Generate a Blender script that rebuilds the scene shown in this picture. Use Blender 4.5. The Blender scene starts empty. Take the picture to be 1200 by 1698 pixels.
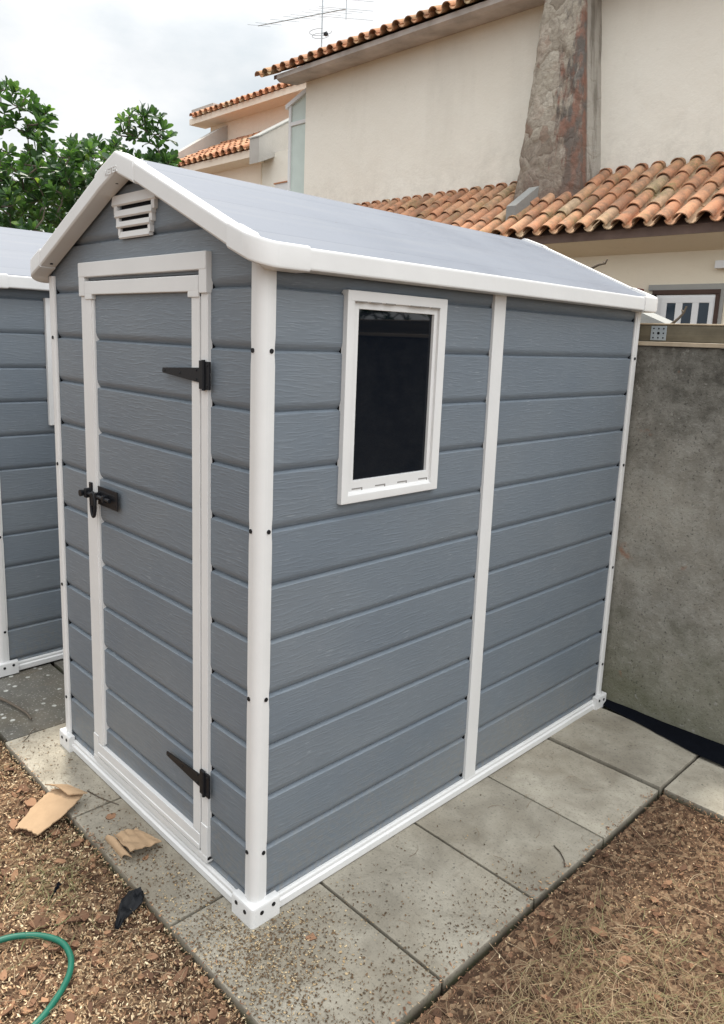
import bpy, bmesh, math, random
from mathutils import Vector, Matrix, noise
R_ = math.radians
S = bpy.context.scene
COL = S.collection

# ------------------------------------------------------------------ camera
CAM = Vector((1.45358894, -1.08921507, 1.59220282))
AZ, EL, RO, FPX = -0.789467723, -0.187419546, 0.0396226392, 1236.38538
cf = Vector((math.sin(AZ)*math.cos(EL), math.cos(AZ)*math.cos(EL), math.sin(EL)))
_r = Vector((math.cos(AZ), -math.sin(AZ), 0)); _u = _r.cross(cf)
cr = _r*math.cos(RO) + _u*math.sin(RO)
cu = -_r*math.sin(RO) + _u*math.cos(RO)
cam = bpy.data.cameras.new('camera'); camo = bpy.data.objects.new('camera', cam); COL.objects.link(camo)
camo.matrix_world = Matrix(((cr.x, cu.x, -cf.x, CAM.x), (cr.y, cu.y, -cf.y, CAM.y), (cr.z, cu.z, -cf.z, CAM.z), (0, 0, 0, 1)))
cam.sensor_fit = 'HORIZONTAL'; cam.sensor_width = 36.0
cam.lens = FPX/1200*36; cam.shift_y = -53/1200
cam.clip_start = 0.05; cam.clip_end = 2000
S.camera = camo

# ------------------------------------------------------------------ sky, sun, exposure
SUN_DIR = Vector((-0.34, 0.16, 1.0)).normalized()          # towards the sun
sun_el = math.asin(SUN_DIR.z); sun_az = math.atan2(SUN_DIR.x, SUN_DIR.y)
W = bpy.data.worlds.new('World'); S.world = W; W.use_nodes = True
nt = W.node_tree; nt.nodes.clear()
def wn(t, **k):
    n = nt.nodes.new(t)
    for a, b in k.items(): setattr(n, a, b)
    return n
sky = wn('ShaderNodeTexSky', sky_type='NISHITA', sun_disc=False, sun_elevation=sun_el, sun_rotation=sun_az)
skys = wn('ShaderNodeVectorMath', operation='SCALE'); skys.inputs['Scale'].default_value = 0.10
nt.links.new(sky.outputs[0], skys.inputs[0])
tc = wn('ShaderNodeTexCoord'); sep = wn('ShaderNodeSeparateXYZ'); nt.links.new(tc.outputs['Generated'], sep.inputs[0])
mp = wn('ShaderNodeMapping'); mp.inputs['Scale'].default_value = (1, 1, 2.2); nt.links.new(tc.outputs['Generated'], mp.inputs[0])
cn = wn('ShaderNodeTexNoise'); cn.inputs['Scale'].default_value = 3.2; cn.inputs['Detail'].default_value = 7; cn.inputs['Roughness'].default_value = .55
nt.links.new(mp.outputs[0], cn.inputs['Vector'])
crp = wn('ShaderNodeValToRGB')
crp.color_ramp.elements[0].position = .36; crp.color_ramp.elements[0].color = (.74, .79, .815, 1)
crp.color_ramp.elements[1].position = .58; crp.color_ramp.elements[1].color = (1.0, 1.0, .995, 1)
nt.links.new(cn.outputs[0], crp.inputs[0])
el = wn('ShaderNodeMapRange'); el.inputs['From Min'].default_value = .30; el.inputs['From Max'].default_value = 1.0
el.inputs['To Min'].default_value = .79; el.inputs['To Max'].default_value = 1.85
nt.links.new(sep.outputs['Z'], el.inputs['Value'])
cl = wn('ShaderNodeVectorMath', operation='SCALE'); nt.links.new(crp.outputs[0], cl.inputs[0]); nt.links.new(el.outputs[0], cl.inputs['Scale'])
# unseen sky shaped to light the walls: brighter toward +X, dimmer toward -Y
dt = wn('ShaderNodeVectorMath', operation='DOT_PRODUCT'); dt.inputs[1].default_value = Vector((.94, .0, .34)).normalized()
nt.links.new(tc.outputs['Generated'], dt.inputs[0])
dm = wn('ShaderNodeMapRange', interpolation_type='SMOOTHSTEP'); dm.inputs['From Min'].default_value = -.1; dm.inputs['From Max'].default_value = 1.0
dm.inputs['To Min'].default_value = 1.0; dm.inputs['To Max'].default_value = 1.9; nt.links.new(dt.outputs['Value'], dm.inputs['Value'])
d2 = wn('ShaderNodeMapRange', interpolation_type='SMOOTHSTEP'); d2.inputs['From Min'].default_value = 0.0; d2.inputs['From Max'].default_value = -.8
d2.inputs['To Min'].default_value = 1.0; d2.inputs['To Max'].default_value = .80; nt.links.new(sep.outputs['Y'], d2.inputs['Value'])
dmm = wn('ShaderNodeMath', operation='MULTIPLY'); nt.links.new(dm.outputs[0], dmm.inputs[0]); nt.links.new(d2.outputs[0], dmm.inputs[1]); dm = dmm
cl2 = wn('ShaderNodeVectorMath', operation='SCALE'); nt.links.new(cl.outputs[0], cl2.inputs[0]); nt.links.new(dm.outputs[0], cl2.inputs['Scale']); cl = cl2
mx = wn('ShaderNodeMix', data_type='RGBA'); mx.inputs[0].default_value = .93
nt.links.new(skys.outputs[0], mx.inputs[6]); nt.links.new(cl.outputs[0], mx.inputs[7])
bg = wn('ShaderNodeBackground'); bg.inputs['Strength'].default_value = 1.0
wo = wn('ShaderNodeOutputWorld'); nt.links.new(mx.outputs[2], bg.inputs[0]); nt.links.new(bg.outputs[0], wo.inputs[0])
sl = bpy.data.lights.new('sun', 'SUN'); sl.energy = 2.8; sl.angle = R_(7); sl.color = (1.0, .93, .82)
so = bpy.data.objects.new('sun', sl); COL.objects.link(so)
so.rotation_euler = SUN_DIR.to_track_quat('Z', 'Y').to_euler()
vs = S.view_settings; vs.view_transform = 'Standard'; vs.look = 'None'; vs.gamma = 1; vs.exposure = 0.43; vs.use_curve_mapping = False

def at(px, py, ax, val):
    "world point where the sight line through a pixel of the photograph meets the plane axis=val"
    d = cf + cr*((px-600)/FPX) - cu*((py-796)/FPX)
    return CAM + d*((val-CAM[ax])/d[ax])
def far(px, py, t):
    return CAM + (cf + cr*((px-600)/FPX) - cu*((py-796)/FPX))*t

# ------------------------------------------------------------------ helpers
def tag(o, label=None, cat=None, group=None, kind=None):
    if label: o['label'] = label
    if cat: o['category'] = cat
    if group: o['group'] = group
    if kind: o['kind'] = kind
    return o
def empty(name, loc, label=None, cat=None, group=None):
    o = bpy.data.objects.new(name, None); COL.objects.link(o); o.location = loc; o.empty_display_size = .1
    return tag(o, label, cat, group)

class MB:
    def __init__(s):
        s.v = []; s.f = []; s.mi = []; s.at = []
    def add(s, vs, fs, mi=0, tone=0.5):
        b = len(s.v); s.v += [tuple(v) for v in vs]
        for f in fs:
            s.f.append(tuple(b+i for i in f)); s.mi.append(mi); s.at.append(tone)
    def box(s, lo, hi, bev=0.0, mi=0, tone=.5, M=None):
        lo = Vector(lo); hi = Vector(hi)
        if bev <= 0:
            vs = [Vector((x, y, z)) for z in (lo.z, hi.z) for y in (lo.y, hi.y) for x in (lo.x, hi.x)]
            fs = [(0, 2, 3, 1), (4, 5, 7, 6), (0, 1, 5, 4), (2, 6, 7, 3), (0, 4, 6, 2), (1, 3, 7, 5)]
        else:
            bm = bmesh.new(); bmesh.ops.create_cube(bm, size=1)
            for v in bm.verts: v.co = Vector((lo[i]+(hi[i]-lo[i])*(v.co[i]+.5) for i in range(3)))
            bmesh.ops.bevel(bm, geom=bm.edges[:]+bm.verts[:], offset=bev, segments=2, affect='EDGES', profile=.5)
            bm.verts.index_update(); vs = [v.co.copy() for v in bm.verts]; fs = [tuple(v.index for v in f.verts) for f in bm.faces]; bm.free()
        if M is not None: vs = [M @ v for v in vs]
        s.add(vs, fs, mi, tone)
    def loft(s, rings, closed=True, caps=True, mi=0, tone=.5):
        n = len(rings[0]); vs = [p for r in rings for p in r]; fs = []
        m = n if closed else n-1
        for i in range(len(rings)-1):
            for j in range(m):
                k = (j+1) % n
                fs.append((i*n+j, i*n+k, (i+1)*n+k, (i+1)*n+j))
        if caps and closed:
            fs.append(tuple(range(n))[::-1]); fs.append(tuple((len(rings)-1)*n+j for j in range(n)))
        s.add(vs, fs, mi, tone)
    def prism(s, prof, ax, a, b, mi=0, tone=.5):
        "2-D profile in the two other axes, extruded along ax"
        def mk(p, c):
            q = list(p); q.insert(ax, c); return Vector(q)
        s.loft([[mk(p, a) for p in prof], [mk(p, b) for p in prof]], mi=mi, tone=tone)
    def tube(s, pts, rad, n=8, mi=0, tone=.5, caps=True):
        pts = [Vector(p) for p in pts]; rings = []
        for i, p in enumerate(pts):
            d = (pts[min(i+1, len(pts)-1)]-pts[max(i-1, 0)]).normalized()
            a = d.orthogonal().normalized() if i == 0 else (a-d*a.dot(d)).normalized()
            c = d.cross(a); r = rad[i] if isinstance(rad, (list, tuple)) else rad
            rings.append([p+(a*math.cos(t)+c*math.sin(t))*r for t in (2*math.pi*k/n for k in range(n))])
        s.loft(rings, caps=caps, mi=mi, tone=tone)
    def build(s, name, mats, parent=None, smooth=0, origin=None, fix=True):
        me = bpy.data.meshes.new(name); me.from_pydata(s.v, [], s.f)
        mats = mats if isinstance(mats, (list, tuple)) else [mats]
        for m in mats: me.materials.append(m)
        me.polygons.foreach_set('material_index', s.mi)
        a = me.attributes.new('tone', 'FLOAT', 'FACE'); a.data.foreach_set('value', s.at)
        if fix:
            bm = bmesh.new(); bm.from_mesh(me); bmesh.ops.recalc_face_normals(bm, faces=bm.faces[:]); bm.to_mesh(me); bm.free()
        if smooth:
            me.polygons.foreach_set('use_smooth', [True]*len(me.polygons)); me.set_sharp_from_angle(angle=R_(smooth))
        o = bpy.data.objects.new(name, me); COL.objects.link(o)
        if 0 < smooth <= 45:
            wm = o.modifiers.new('wn', 'WEIGHTED_NORMAL'); wm.weight = 100; wm.keep_sharp = True
        if parent is not None:
            o.parent = parent
            P = parent.location.copy(); q = parent.parent
            while q: P += q.location; q = q.parent
            o.location = -P if origin is None else -P
        me.update()
        return o

# ------------------------------------------------------------------ materials
class NT:
    def __init__(s, name):
        s.m = bpy.data.materials.new(name); s.m.use_nodes = True; s.t = s.m.node_tree
        s.b = s.t.nodes['Principled BSDF']; s.o = s.t.nodes['Material Output']
        s.tc = s.n('ShaderNodeTexCoord'); s.P = s.tc.outputs['Object']
    def n(s, t, **k):
        n = s.t.nodes.new(t)
        for a, b in k.items(): setattr(n, a, b)
        return n
    def l(s, a, b): s.t.links.new(a, b)
    def geo(s):
        g = s.n('ShaderNodeNewGeometry'); return g.outputs['Position']
    def map(s, vec, scale=(1, 1, 1), rot=(0, 0, 0), loc=(0, 0, 0)):
        m = s.n('ShaderNodeMapping'); m.inputs['Scale'].default_value = scale; m.inputs['Rotation'].default_value = rot
        m.inputs['Location'].default_value = loc; s.l(vec, m.inputs[0]); return m.outputs[0]
    def noise(s, vec, scale, detail=4, rough=.5, dist=0):
        n = s.n('ShaderNodeTexNoise'); n.inputs['Scale'].default_value = scale; n.inputs['Detail'].default_value = detail
        n.inputs['Roughness'].default_value = rough; n.inputs['Distortion'].default_value = dist; s.l(vec, n.inputs['Vector']); return n.outputs[0]
    def voro(s, vec, scale, feature='F1', out='Distance', rnd=1):
        n = s.n('ShaderNodeTexVoronoi', feature=feature); n.inputs['Scale'].default_value = scale; n.inputs['Randomness'].default_value = rnd
        s.l(vec, n.inputs['Vector']); return n.outputs[out]
    def ramp(s, fac, stops):
        r = s.n('ShaderNodeValToRGB'); e = r.color_ramp.elements
        while len(e) < len(stops): e.new(.5)
        for i, (p, c) in enumerate(stops):
            e[i].position = p; e[i].color = (c, c, c, 1) if isinstance(c, (int, float)) else (*c, 1)
        s.l(fac, r.inputs[0]); return r.outputs[0]
    def mix(s, fac, a, b, mode='MIX'):
        m = s.n('ShaderNodeMix', data_type='RGBA', blend_type=mode)
        for i, v in ((0, fac), (6, a), (7, b)):
            if isinstance(v, (int, float)): m.inputs[i].default_value = v if i == 0 else (v, v, v, 1)
            elif isinstance(v, (tuple, list)): m.inputs[i].default_value = (*v, 1)
            else: s.l(v, m.inputs[i])
        return m.outputs[2]
    def math(s, op, a, b=0, clamp=False):
        m = s.n('ShaderNodeMath', operation=op); m.use_clamp = clamp
        for i, v in ((0, a), (1, b)):
            if isinstance(v, (int, float)): m.inputs[i].default_value = v
            else: s.l(v, m.inputs[i])
        return m.outputs[0]
    def tone(s):
        a = s.n('ShaderNodeAttribute'); a.attribute_name = 'tone'; return a.outputs['Fac']
    def sepz(s, vec):
        p = s.n('ShaderNodeSeparateXYZ'); s.l(vec, p.inputs[0]); return p.outputs
    def bump(s, h, strength=.5, dist=.01, normal=None):
        b = s.n('ShaderNodeBump'); b.inputs['Strength'].default_value = strength; b.inputs['Distance'].default_value = dist
        s.l(h, b.inputs['Height'])
        if normal is not None: s.l(normal, b.inputs['Normal'])
        return b.outputs[0]
    def done(s, col=None, rough=None, nrm=None, spec=None, metal=None):
        for k, v in (('Base Color', col), ('Roughness', rough), ('Normal', nrm), ('Specular IOR Level', spec), ('Metallic', metal)):
            if v is None: continue
            if isinstance(v, tuple): s.b.inputs[k].default_value = (*v, 1)
            elif isinstance(v, (int, float)): s.b.inputs[k].default_value = v
            else: s.l(v, s.b.inputs[k])
        return s.m

def m_plain(name, col, rough=.5, spec=.5, var=.08, vscale=8, bs=0, bscale=200, metal=0):
    t = NT(name); n = t.noise(t.geo(), vscale, 4, .6)
    c = t.mix(1, col, t.ramp(n, [(.3, 1-var), (.7, 1+var*.3)]), 'MULTIPLY')
    nr = t.bump(t.noise(t.P, bscale, 3, .6), bs, .002) if bs else None
    return t.done(c, rough, nr, spec, metal)

def m_siding():
    t = NT('grey_wood_grain_plastic'); g = t.P
    s3 = t.sepz(g)
    al = t.math('ADD', s3[0], s3[1])
    row = t.math('FLOOR', t.math('DIVIDE', t.math('SUBTRACT', s3[2], .055), .15))
    cx = t.n('ShaderNodeCombineXYZ'); t.l(t.math('ADD', al, t.math('MULTIPLY', row, 3.17)), cx.inputs[0]); t.l(s3[2], cx.inputs[2])
    v = cx.outputs[0]
    w = t.noise(t.map(v, (3, 1, 6)), 1.0, 3, .5)
    v2 = t.n('ShaderNodeVectorMath', operation='ADD'); t.l(v, v2.inputs[0])
    cw = t.n('ShaderNodeCombineXYZ'); t.l(t.math('MULTIPLY', w, .045), cw.inputs[2]); t.l(cw.outputs[0], v2.inputs[1])
    vv = v2.outputs[0]
    streak = t.noise(t.map(vv, (13, 1, 170)), 1.0, 3, .55)
    fine = t.noise(t.map(vv, (30, 1, 420)), 1.0, 2, .5)
    mask = t.noise(t.map(v, (5, 1, 9)), 1.0, 2, .5)
    h = t.math('ADD', t.math('MULTIPLY', t.ramp(streak, [(.50, 0), (.66, 1)]), .8), t.math('MULTIPLY', fine, .25))
    nr = t.bump(h, .40, .0016)
    fl = t.math('MULTIPLY', t.ramp(t.noise(t.map(vv, (22, 1, 330)), 1.0, 1, .4), [(.66, 0), (.72, 1)]), t.ramp(mask, [(.42, 0), (.62, 1)]))
    base = t.mix(t.ramp(t.noise(t.map(v, (2, 1, 3)), 1.0, 4), [(.3, 0), (.7, 1)]), (.140, .168, .200), (.162, .190, .220))
    base = t.mix(t.math('MULTIPLY', t.ramp(streak, [(.35, 1), (.5, 0)]), .12), base, (.08, .09, .10))
    c = t.mix(t.math('MULTIPLY', fl, .30), base, (.44, .48, .50))  # pale flecks: glints and stress whitening of the grain, put into the colour
    mud = t.n('ShaderNodeMapRange'); mud.inputs['From Min'].default_value = .34; mud.inputs['From Max'].default_value = .04
    t.l(t.math('ADD', s3[2], t.math('MULTIPLY', t.math('SUBTRACT', t.noise(t.map(v, (6, 1, 5)), 1.0, 4, .6), .5), .5)), mud.inputs['Value'])
    c = t.mix(t.math('MULTIPLY', mud.outputs[0], t.ramp(t.noise(t.map(v, (60, 1, 60)), 1.0, 4, .65), [(.42, .04), (.66, .38)])), c, (.26, .22, .16))
    c = t.mix(t.ramp(t.noise(t.map(v, (1.3, 1, 1.6)), 1.0, 5, .6), [(.46, 0), (.74, .12)]), c, (.30, .28, .24))
    return t.done(c, t.mix(t.ramp(streak, [(.4, 0), (.7, 1)]), .46, .36), nr, .5)

def m_stucco(name, c1, c2, stain=(.30, .27, .22), zs=None):
    t = NT(name); g = t.geo()
    n1 = t.noise(g, .55, 5, .6); n2 = t.noise(t.map(g, (1.3, 1.3, .25)), 1.2, 5, .65); n3 = t.noise(g, 9, 5, .7)
    c = t.mix(t.ramp(n1, [(.3, 0), (.7, 1)]), c1, c2)
    c = t.mix(t.math('MULTIPLY', t.ramp(n2, [(.55, 0), (.8, 1)]), .14), c, stain)
    c = t.mix(t.math('MULTIPLY', t.ramp(n3, [(.60, 0), (.75, 1)]), .10), c, stain)
    if zs:
        s3 = t.sepz(g)
        for (z0, z1, amt) in zs:       # dirt band with a ragged edge above a roof
            zz = t.math('ADD', s3[2], t.math('MULTIPLY', t.math('SUBTRACT', t.noise(t.map(g, (2.2, 2.2, .7)), 1.2, 6, .7), .5), 1.3))
            mr = t.n('ShaderNodeMapRange'); mr.inputs['From Min'].default_value = z1; mr.inputs['From Max'].default_value = z0
            t.l(zz, mr.inputs['Value'])
            sp = t.ramp(t.noise(g, 6, 6, .75), [(.40, 0), (.62, 1)])
            c = t.mix(t.math('MULTIPLY', t.math('MULTIPLY', mr.outputs[0], sp), amt), c, (.22, .20, .17))
    b = t.bump(t.noise(g, 26, 6, .75), .5, .012)
    b = t.bump(t.noise(g, 2.0, 3, .5), .4, .05, b)
    return t.done(c, .92, b, .2)

def m_tile(name, tint=1.0):
    t = NT(name); g = t.geo(); tn = t.tone()
    c = t.ramp(tn, [(0, (.26, .14, .09)), (.3, (.42, .205, .12)), (.6, (.55, .27, .155)), (.85, (.54, .315, .19)), (1, (.48, .36, .24))])
    n = t.noise(g, 7, 6, .7); n2 = t.noise(g, 30, 4, .7); n3 = t.noise(g, 2.1, 4, .6)
    c = t.mix(t.ramp(n, [(.42, 0), (.66, .75*tint)]), c, (.17, .13, .095))
    c = t.mix(t.math('MULTIPLY', t.ramp(n3, [(.50, 0), (.66, 1)]), t.ramp(n2, [(.40, 0), (.60, .6*tint)])), c, (.19, .20, .08))
    c = t.mix(t.math('MULTIPLY', t.ramp(t.noise(g, 55, 3, .6), [(.60, 0), (.70, 1)]), .35*tint), c, (.50, .46, .38))
    return t.done(c, .9, t.bump(t.noise(g, 60, 5, .7), .5, .006), .2)

def m_concrete_wall():
    t = NT('weathered_cast_concrete'); g = t.geo(); s3 = t.sepz(g)
    a = t.noise(g, 2.2, 7, .68); b = t.noise(g, 14, 6, .72); c3 = t.noise(t.map(g, (2.6, 2.6, .7)), 1.4, 6, .7)
    c = t.mix(t.ramp(a, [(.33, 0), (.66, 1)]), (.14, .133, .114), (.345, .325, .28))
    c = t.mix(t.ramp(b, [(.42, 0), (.70, .55)]), c, (.44, .43, .39))
    # run-off stains hang down from the top edge
    zt = t.n('ShaderNodeMapRange'); zt.inputs['From Min'].default_value = .95; zt.inputs['From Max'].default_value = 1.62; t.l(t.math('ADD', s3[2], t.math('MULTIPLY', t.math('SUBTRACT', c3, .5), 1.1)), zt.inputs['Value'])
    c = t.mix(t.math('MULTIPLY', zt.outputs[0], t.ramp(b, [(.30, .95), (.62, .45)])), c, (.055, .052, .046))
    zb = t.n('ShaderNodeMapRange'); zb.inputs['From Min'].default_value = .50; zb.inputs['From Max'].default_value = .02; t.l(t.math('ADD', s3[2], t.math('MULTIPLY', t.math('SUBTRACT', a, .5), .9)), zb.inputs['Value'])
    c = t.mix(t.math('MULTIPLY', zb.outputs[0], .55), c, (.135, .14, .075))
    c = t.mix(t.ramp(t.noise(g, 90, 3, .6), [(.60, 0), (.68, .7)]), c, (.055, .053, .047))
    c = t.mix(t.ramp(t.noise(t.map(g, (1, 1, 1), (0, 0, 0), (4, 2, 9)), 38, 3, .6), [(.66, 0), (.72, .8)]), c, (.33, .32, .29))
    c = t.mix(t.ramp(t.noise(t.map(g, (1, 1, 1), (0, 0, 0), (1, 7, 3)), 5.5, 4, .6), [(.68, 0), (.74, .6)]), c, (.30, .12, .06))
    nr = t.bump(t.noise(g, 70, 6, .75), .9, .008); nr = t.bump(a, .5, .03, nr)
    return t.done(c, .93, nr, .15)

def m_paver(name, c1, c2, specks=False):
    t = NT(name); g = t.geo(); tn = t.tone()
    a = t.noise(g, 5, 6, .62, .4); b = t.noise(g, 17, 6, .7); l = t.noise(t.map(g, (1, 1, 1), (0, 0, 0), (5, 3, 1)), 2.1, 4, .6)
    c = t.mix(t.ramp(a, [(.36, 0), (.64, 1)]), c1, c2)
    c = t.mix(1, c, t.ramp(tn, [(0, .84), (1, 1.1)]), 'MULTIPLY')
    c = t.mix(t.ramp(b, [(.50, 0), (.76, .35)]), c, tuple(x*.50 for x in c1))
    c = t.mix(t.ramp(l, [(.46, 0), (.70, .50)]), c, (.20, .165, .115))
    c = t.mix(t.ramp(t.noise(g, 120, 3, .6), [(.56, 0), (.68, .45)]), c, (.09, .085, .07))
    vd = t.voro(t.map(g, (1, 1, 1), (0, 0, 0), (2, 1, 0)), 30); ok = t.ramp(t.noise(g, 9, 2, .5), [(.5, 0), (.55, 1)])
    c = t.mix(t.math('MULTIPLY', t.ramp(vd, [(.10, 1), (.15, 0)]), t.math('MULTIPLY', ok, .55)), c, (.07, .065, .055))
    if specks:
        v = t.voro(g, 21); v2 = t.voro(t.map(g, (1, 1, 1), (0, 0, 0), (9, 4, 2)), 75)
        c = t.mix(t.math('MULTIPLY', t.ramp(v, [(.17, 1), (.24, 0)]), t.ramp(t.noise(g, 11, 3), [(.44, 0), (.52, .95)])), c, (.52, .52, .48))
        c = t.mix(t.ramp(v2, [(.20, .7), (.30, 0)]), c, (.28, .27, .24))
    # earth and moss cling to the lower edge of each slab
    zz = t.n('ShaderNodeMapRange'); zz.inputs['From Min'].default_value = -.004; zz.inputs['From Max'].default_value = -.030; t.l(t.sepz(g)[2], zz.inputs['Value'])
    c = t.mix(t.math('MULTIPLY', zz.outputs[0], .9), c, t.mix(t.ramp(b, [(.45, 0), (.6, 1)]), (.055, .045, .03), (.07, .08, .035)))
    sc2 = t.noise(t.map(g, (9, 2.2, 1), (0, 0, R_(35))), 1.3, 5, .6)
    c = t.mix(t.ramp(sc2, [(.60, 0), (.72, .35)]), c, (.15, .115, .08))
    nr = t.bump(t.noise(g, 140, 5, .7), .35, .004); nr = t.bump(a, .3, .01, nr)
    return t.done(c, .88, nr, .25)

def m_tone(name, stops, rough=.8, spec=.2, bs=.4, bscale=150, trans=0):
    t = NT(name); c = t.ramp(t.tone(), stops)
    c = t.mix(t.ramp(t.noise(t.geo(), 40, 4, .7), [(.3, .35), (.7, 0)]), c, tuple(x*.55 for x in stops[len(stops)//2][1]))
    nr = t.bump(t.noise(t.geo(), bscale, 4, .7), bs, .004)
    m = t.done(c, rough, nr, spec)
    if trans:
        tr = t.n('ShaderNodeBsdfTranslucent'); t.l(t.mix(1, c, (1.6, 1.7, .7), 'MULTIPLY'), tr.inputs[0])
        ms = t.n('ShaderNodeMixShader'); ms.inputs[0].default_value = trans
        t.l(t.b.outputs[0], ms.inputs[1]); t.l(tr.outputs[0], ms.inputs[2]); t.l(ms.outputs[0], t.o.inputs[0])
    return m

def m_chimney():
    t = NT('patched_stone_cladding'); g = t.geo()
    wv = t.n('ShaderNodeVectorMath', operation='ADD'); nn = t.n('ShaderNodeTexNoise'); nn.inputs['Scale'].default_value = 3.5; nn.inputs['Detail'].default_value = 4
    t.l(g, nn.inputs['Vector']); sc = t.n('ShaderNodeVectorMath', operation='SCALE'); sc.inputs['Scale'].default_value = .35; t.l(nn.outputs[1], sc.inputs[0])
    t.l(g, wv.inputs[0]); t.l(sc.outputs[0], wv.inputs[1])
    w = t.map(wv.outputs[0], (1, .6, .75), (0, R_(25), 0))
    v = t.voro(w, 7.5, 'F1', 'Color'); e = t.voro(w, 7.5, 'DISTANCE_TO_EDGE')
    s = t.n('ShaderNodeSeparateColor'); t.l(v, s.inputs[0])
    c = t.ramp(s.outputs[0], [(0, (.26, .22, .175)), (.3, (.44, .395, .325)), (.55, (.34, .295, .24)), (.8, (.54, .495, .42)), (1, (.30, .22, .17))])
    # red-brown and black streaks running down the right half
    st = t.noise(t.map(g, (3.2, 2, 1.1), (0, 0, 0), (2.2, 0, 1)), 1.5, 6, .7)
    sx = t.sepz(g)
    mr = t.n('ShaderNodeMapRange'); mr.clamp = True; mr.inputs['From Min'].default_value = -4.15; mr.inputs['From Max'].default_value = -3.50; t.l(sx[0], mr.inputs['Value'])
    k = t.math('MULTIPLY', t.ramp(t.math('ADD', st, t.math('MULTIPLY', t.math('POWER', mr.outputs[0], 2.2), .26)), [(.62, 0), (.72, 1)]), .80)
    c = t.mix(k, c, t.mix(t.ramp(t.noise(t.map(g, (3, 3, 1.1), (0, 0, 0), (0, 3, 5)), 2.5, 4, .6), [(.44, 0), (.56, 1)]), (.085, .078, .078), (.23, .095, .065)))
    zz = t.n('ShaderNodeMapRange'); zz.inputs['From Min'].default_value = 4.3; zz.inputs['From Max'].default_value = 3.4; t.l(sx[2], zz.inputs['Value'])
    c = t.mix(t.math('MULTIPLY', zz.outputs[0], t.ramp(t.noise(g, 5, 5, .7), [(.35, .25), (.6, .9)])), c, (.18, .125, .10))
    c = t.mix(t.ramp(t.noise(g, 22, 5, .75), [(.45, 0), (.70, .55)]), c, (.14, .12, .10))
    sd = t.n('ShaderNodeMapRange'); sd.inputs['From Min'].default_value = 7.15; sd.inputs['From Max'].default_value = 7.19; t.l(sx[1], sd.inputs['Value'])
    gr = t.mix(t.ramp(t.noise(t.map(g, (3, 5, .8)), 1.6, 5, .65), [(.45, 0), (.62, 1)]), (.44, .42, .38), (.24, .22, .19))
    c = t.mix(sd.outputs[0], c, gr)
    h = t.math('ADD', t.math('MULTIPLY', t.ramp(e, [(0, 0), (.16, 1)]), .35), t.math('ADD', t.math('MULTIPLY', s.outputs[1], .7), t.math('MULTIPLY', t.noise(g, 14, 7, .72), 1.5)))
    return t.done(c, .9, t.bump(h, .7, .024), .25)

def m_wood(name, c1, c2, sc=(1.2, 30, 30), rough=.85):
    t = NT(name); g = t.geo()
    n = t.noise(t.map(g, sc), 1.0, 5, .6); a = t.noise(g, 5, 5, .65)
    c = t.mix(t.ramp(n, [(.3, 0), (.7, 1)]), c1, c2)
    c = t.mix(t.ramp(a, [(.5, 0), (.75, .5)]), c, tuple(x*.5 for x in c1))
    return t.done(c, rough, t.bump(n, .4, .005), .2)

M = {}
M['siding'] = m_siding()
M['trim'] = m_plain('white_plastic_trim', (.69, .687, .68), .42, .45, .05, 5, .12, 90)
def m_roof():
    t = NT('light_grey_roof_plastic'); g = t.P
    st = t.noise(t.map(g, (26, 1.1, 4)), 1.0, 5, .6); n = t.noise(g, 3.1, 5, .6); d = t.noise(g, 60, 4, .7)
    c = t.mix(t.ramp(n, [(.3, 0), (.7, 1)]), (.150, .166, .202), (.172, .188, .222))
    c = t.mix(t.ramp(st, [(.50, 0), (.72, .30)]), c, (.215, .225, .245))
    c = t.mix(t.ramp(d, [(.62, 0), (.72, .30)]), c, (.10, .10, .10))
    v = t.voro(g, 9); c = t.mix(t.ramp(v, [(.022, .7), (.035, 0)]), c, (.11, .085, .06))
    sx = t.sepz(g); w = t.math('ABSOLUTE', t.math('SUBTRACT', t.math('FRACT', t.math('MULTIPLY', t.math('ADD', sx[0], 10.06), 4.65)), .5))
    ln = t.ramp(w, [(.0, 1), (.012, 0)])
    c = t.mix(t.math('MULTIPLY', ln, .28), c, (.09, .10, .12))
    nr = t.bump(ln, .5, .002); nr = t.bump(t.noise(g, 140, 4, .6), .18, .002, nr)
    return t.done(c, t.mix(t.ramp(n, [(.35, 0), (.65, 1)]), .42, .58), nr, .25)
M['roof'] = m_roof()
M['black'] = m_plain('black_painted_metal', (.006, .007, .010), .45, .35, .1, 30, .2, 90)
M['cap'] = m_plain('black_plastic_cap', (.008, .008, .010), .5, .3)
M['dark'] = m_plain('dark_gap', (.01, .01, .012), .8, .1)
M['glass'] = m_plain('dark_window_glass', (.003, .005, .009), .03, .38, 0.0)
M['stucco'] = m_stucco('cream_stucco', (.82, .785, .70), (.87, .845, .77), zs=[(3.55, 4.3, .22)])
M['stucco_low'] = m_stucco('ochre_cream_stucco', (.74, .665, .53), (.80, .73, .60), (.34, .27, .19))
M['stucco_far'] = m_stucco('peach_stucco', (.84, .73, .61), (.86, .77, .66))
M['stucco_stain'] = m_stucco('stained_grey_render', (.36, .34, .31), (.50, .48, .45), (.10, .095, .09))
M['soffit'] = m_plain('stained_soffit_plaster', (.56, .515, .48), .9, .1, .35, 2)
M['tile'] = m_tile('weathered_clay_tile'); M['tile_far'] = m_tile('orange_clay_tile', .35)
M['conc'] = m_concrete_wall()
M['conc_lt'] = m_stucco('grey_cement', (.26, .26, .25), (.38, .38, .36), (.08, .08, .07))
M['paver'] = m_paver('grey_concrete_slab', (.27, .243, .195), (.42, .385, .315))
M['pad'] = m_paver('dark_speckled_concrete', (.10, .096, .086), (.165, .158, .142), True)
M['chimney'] = m_chimney()
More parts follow.
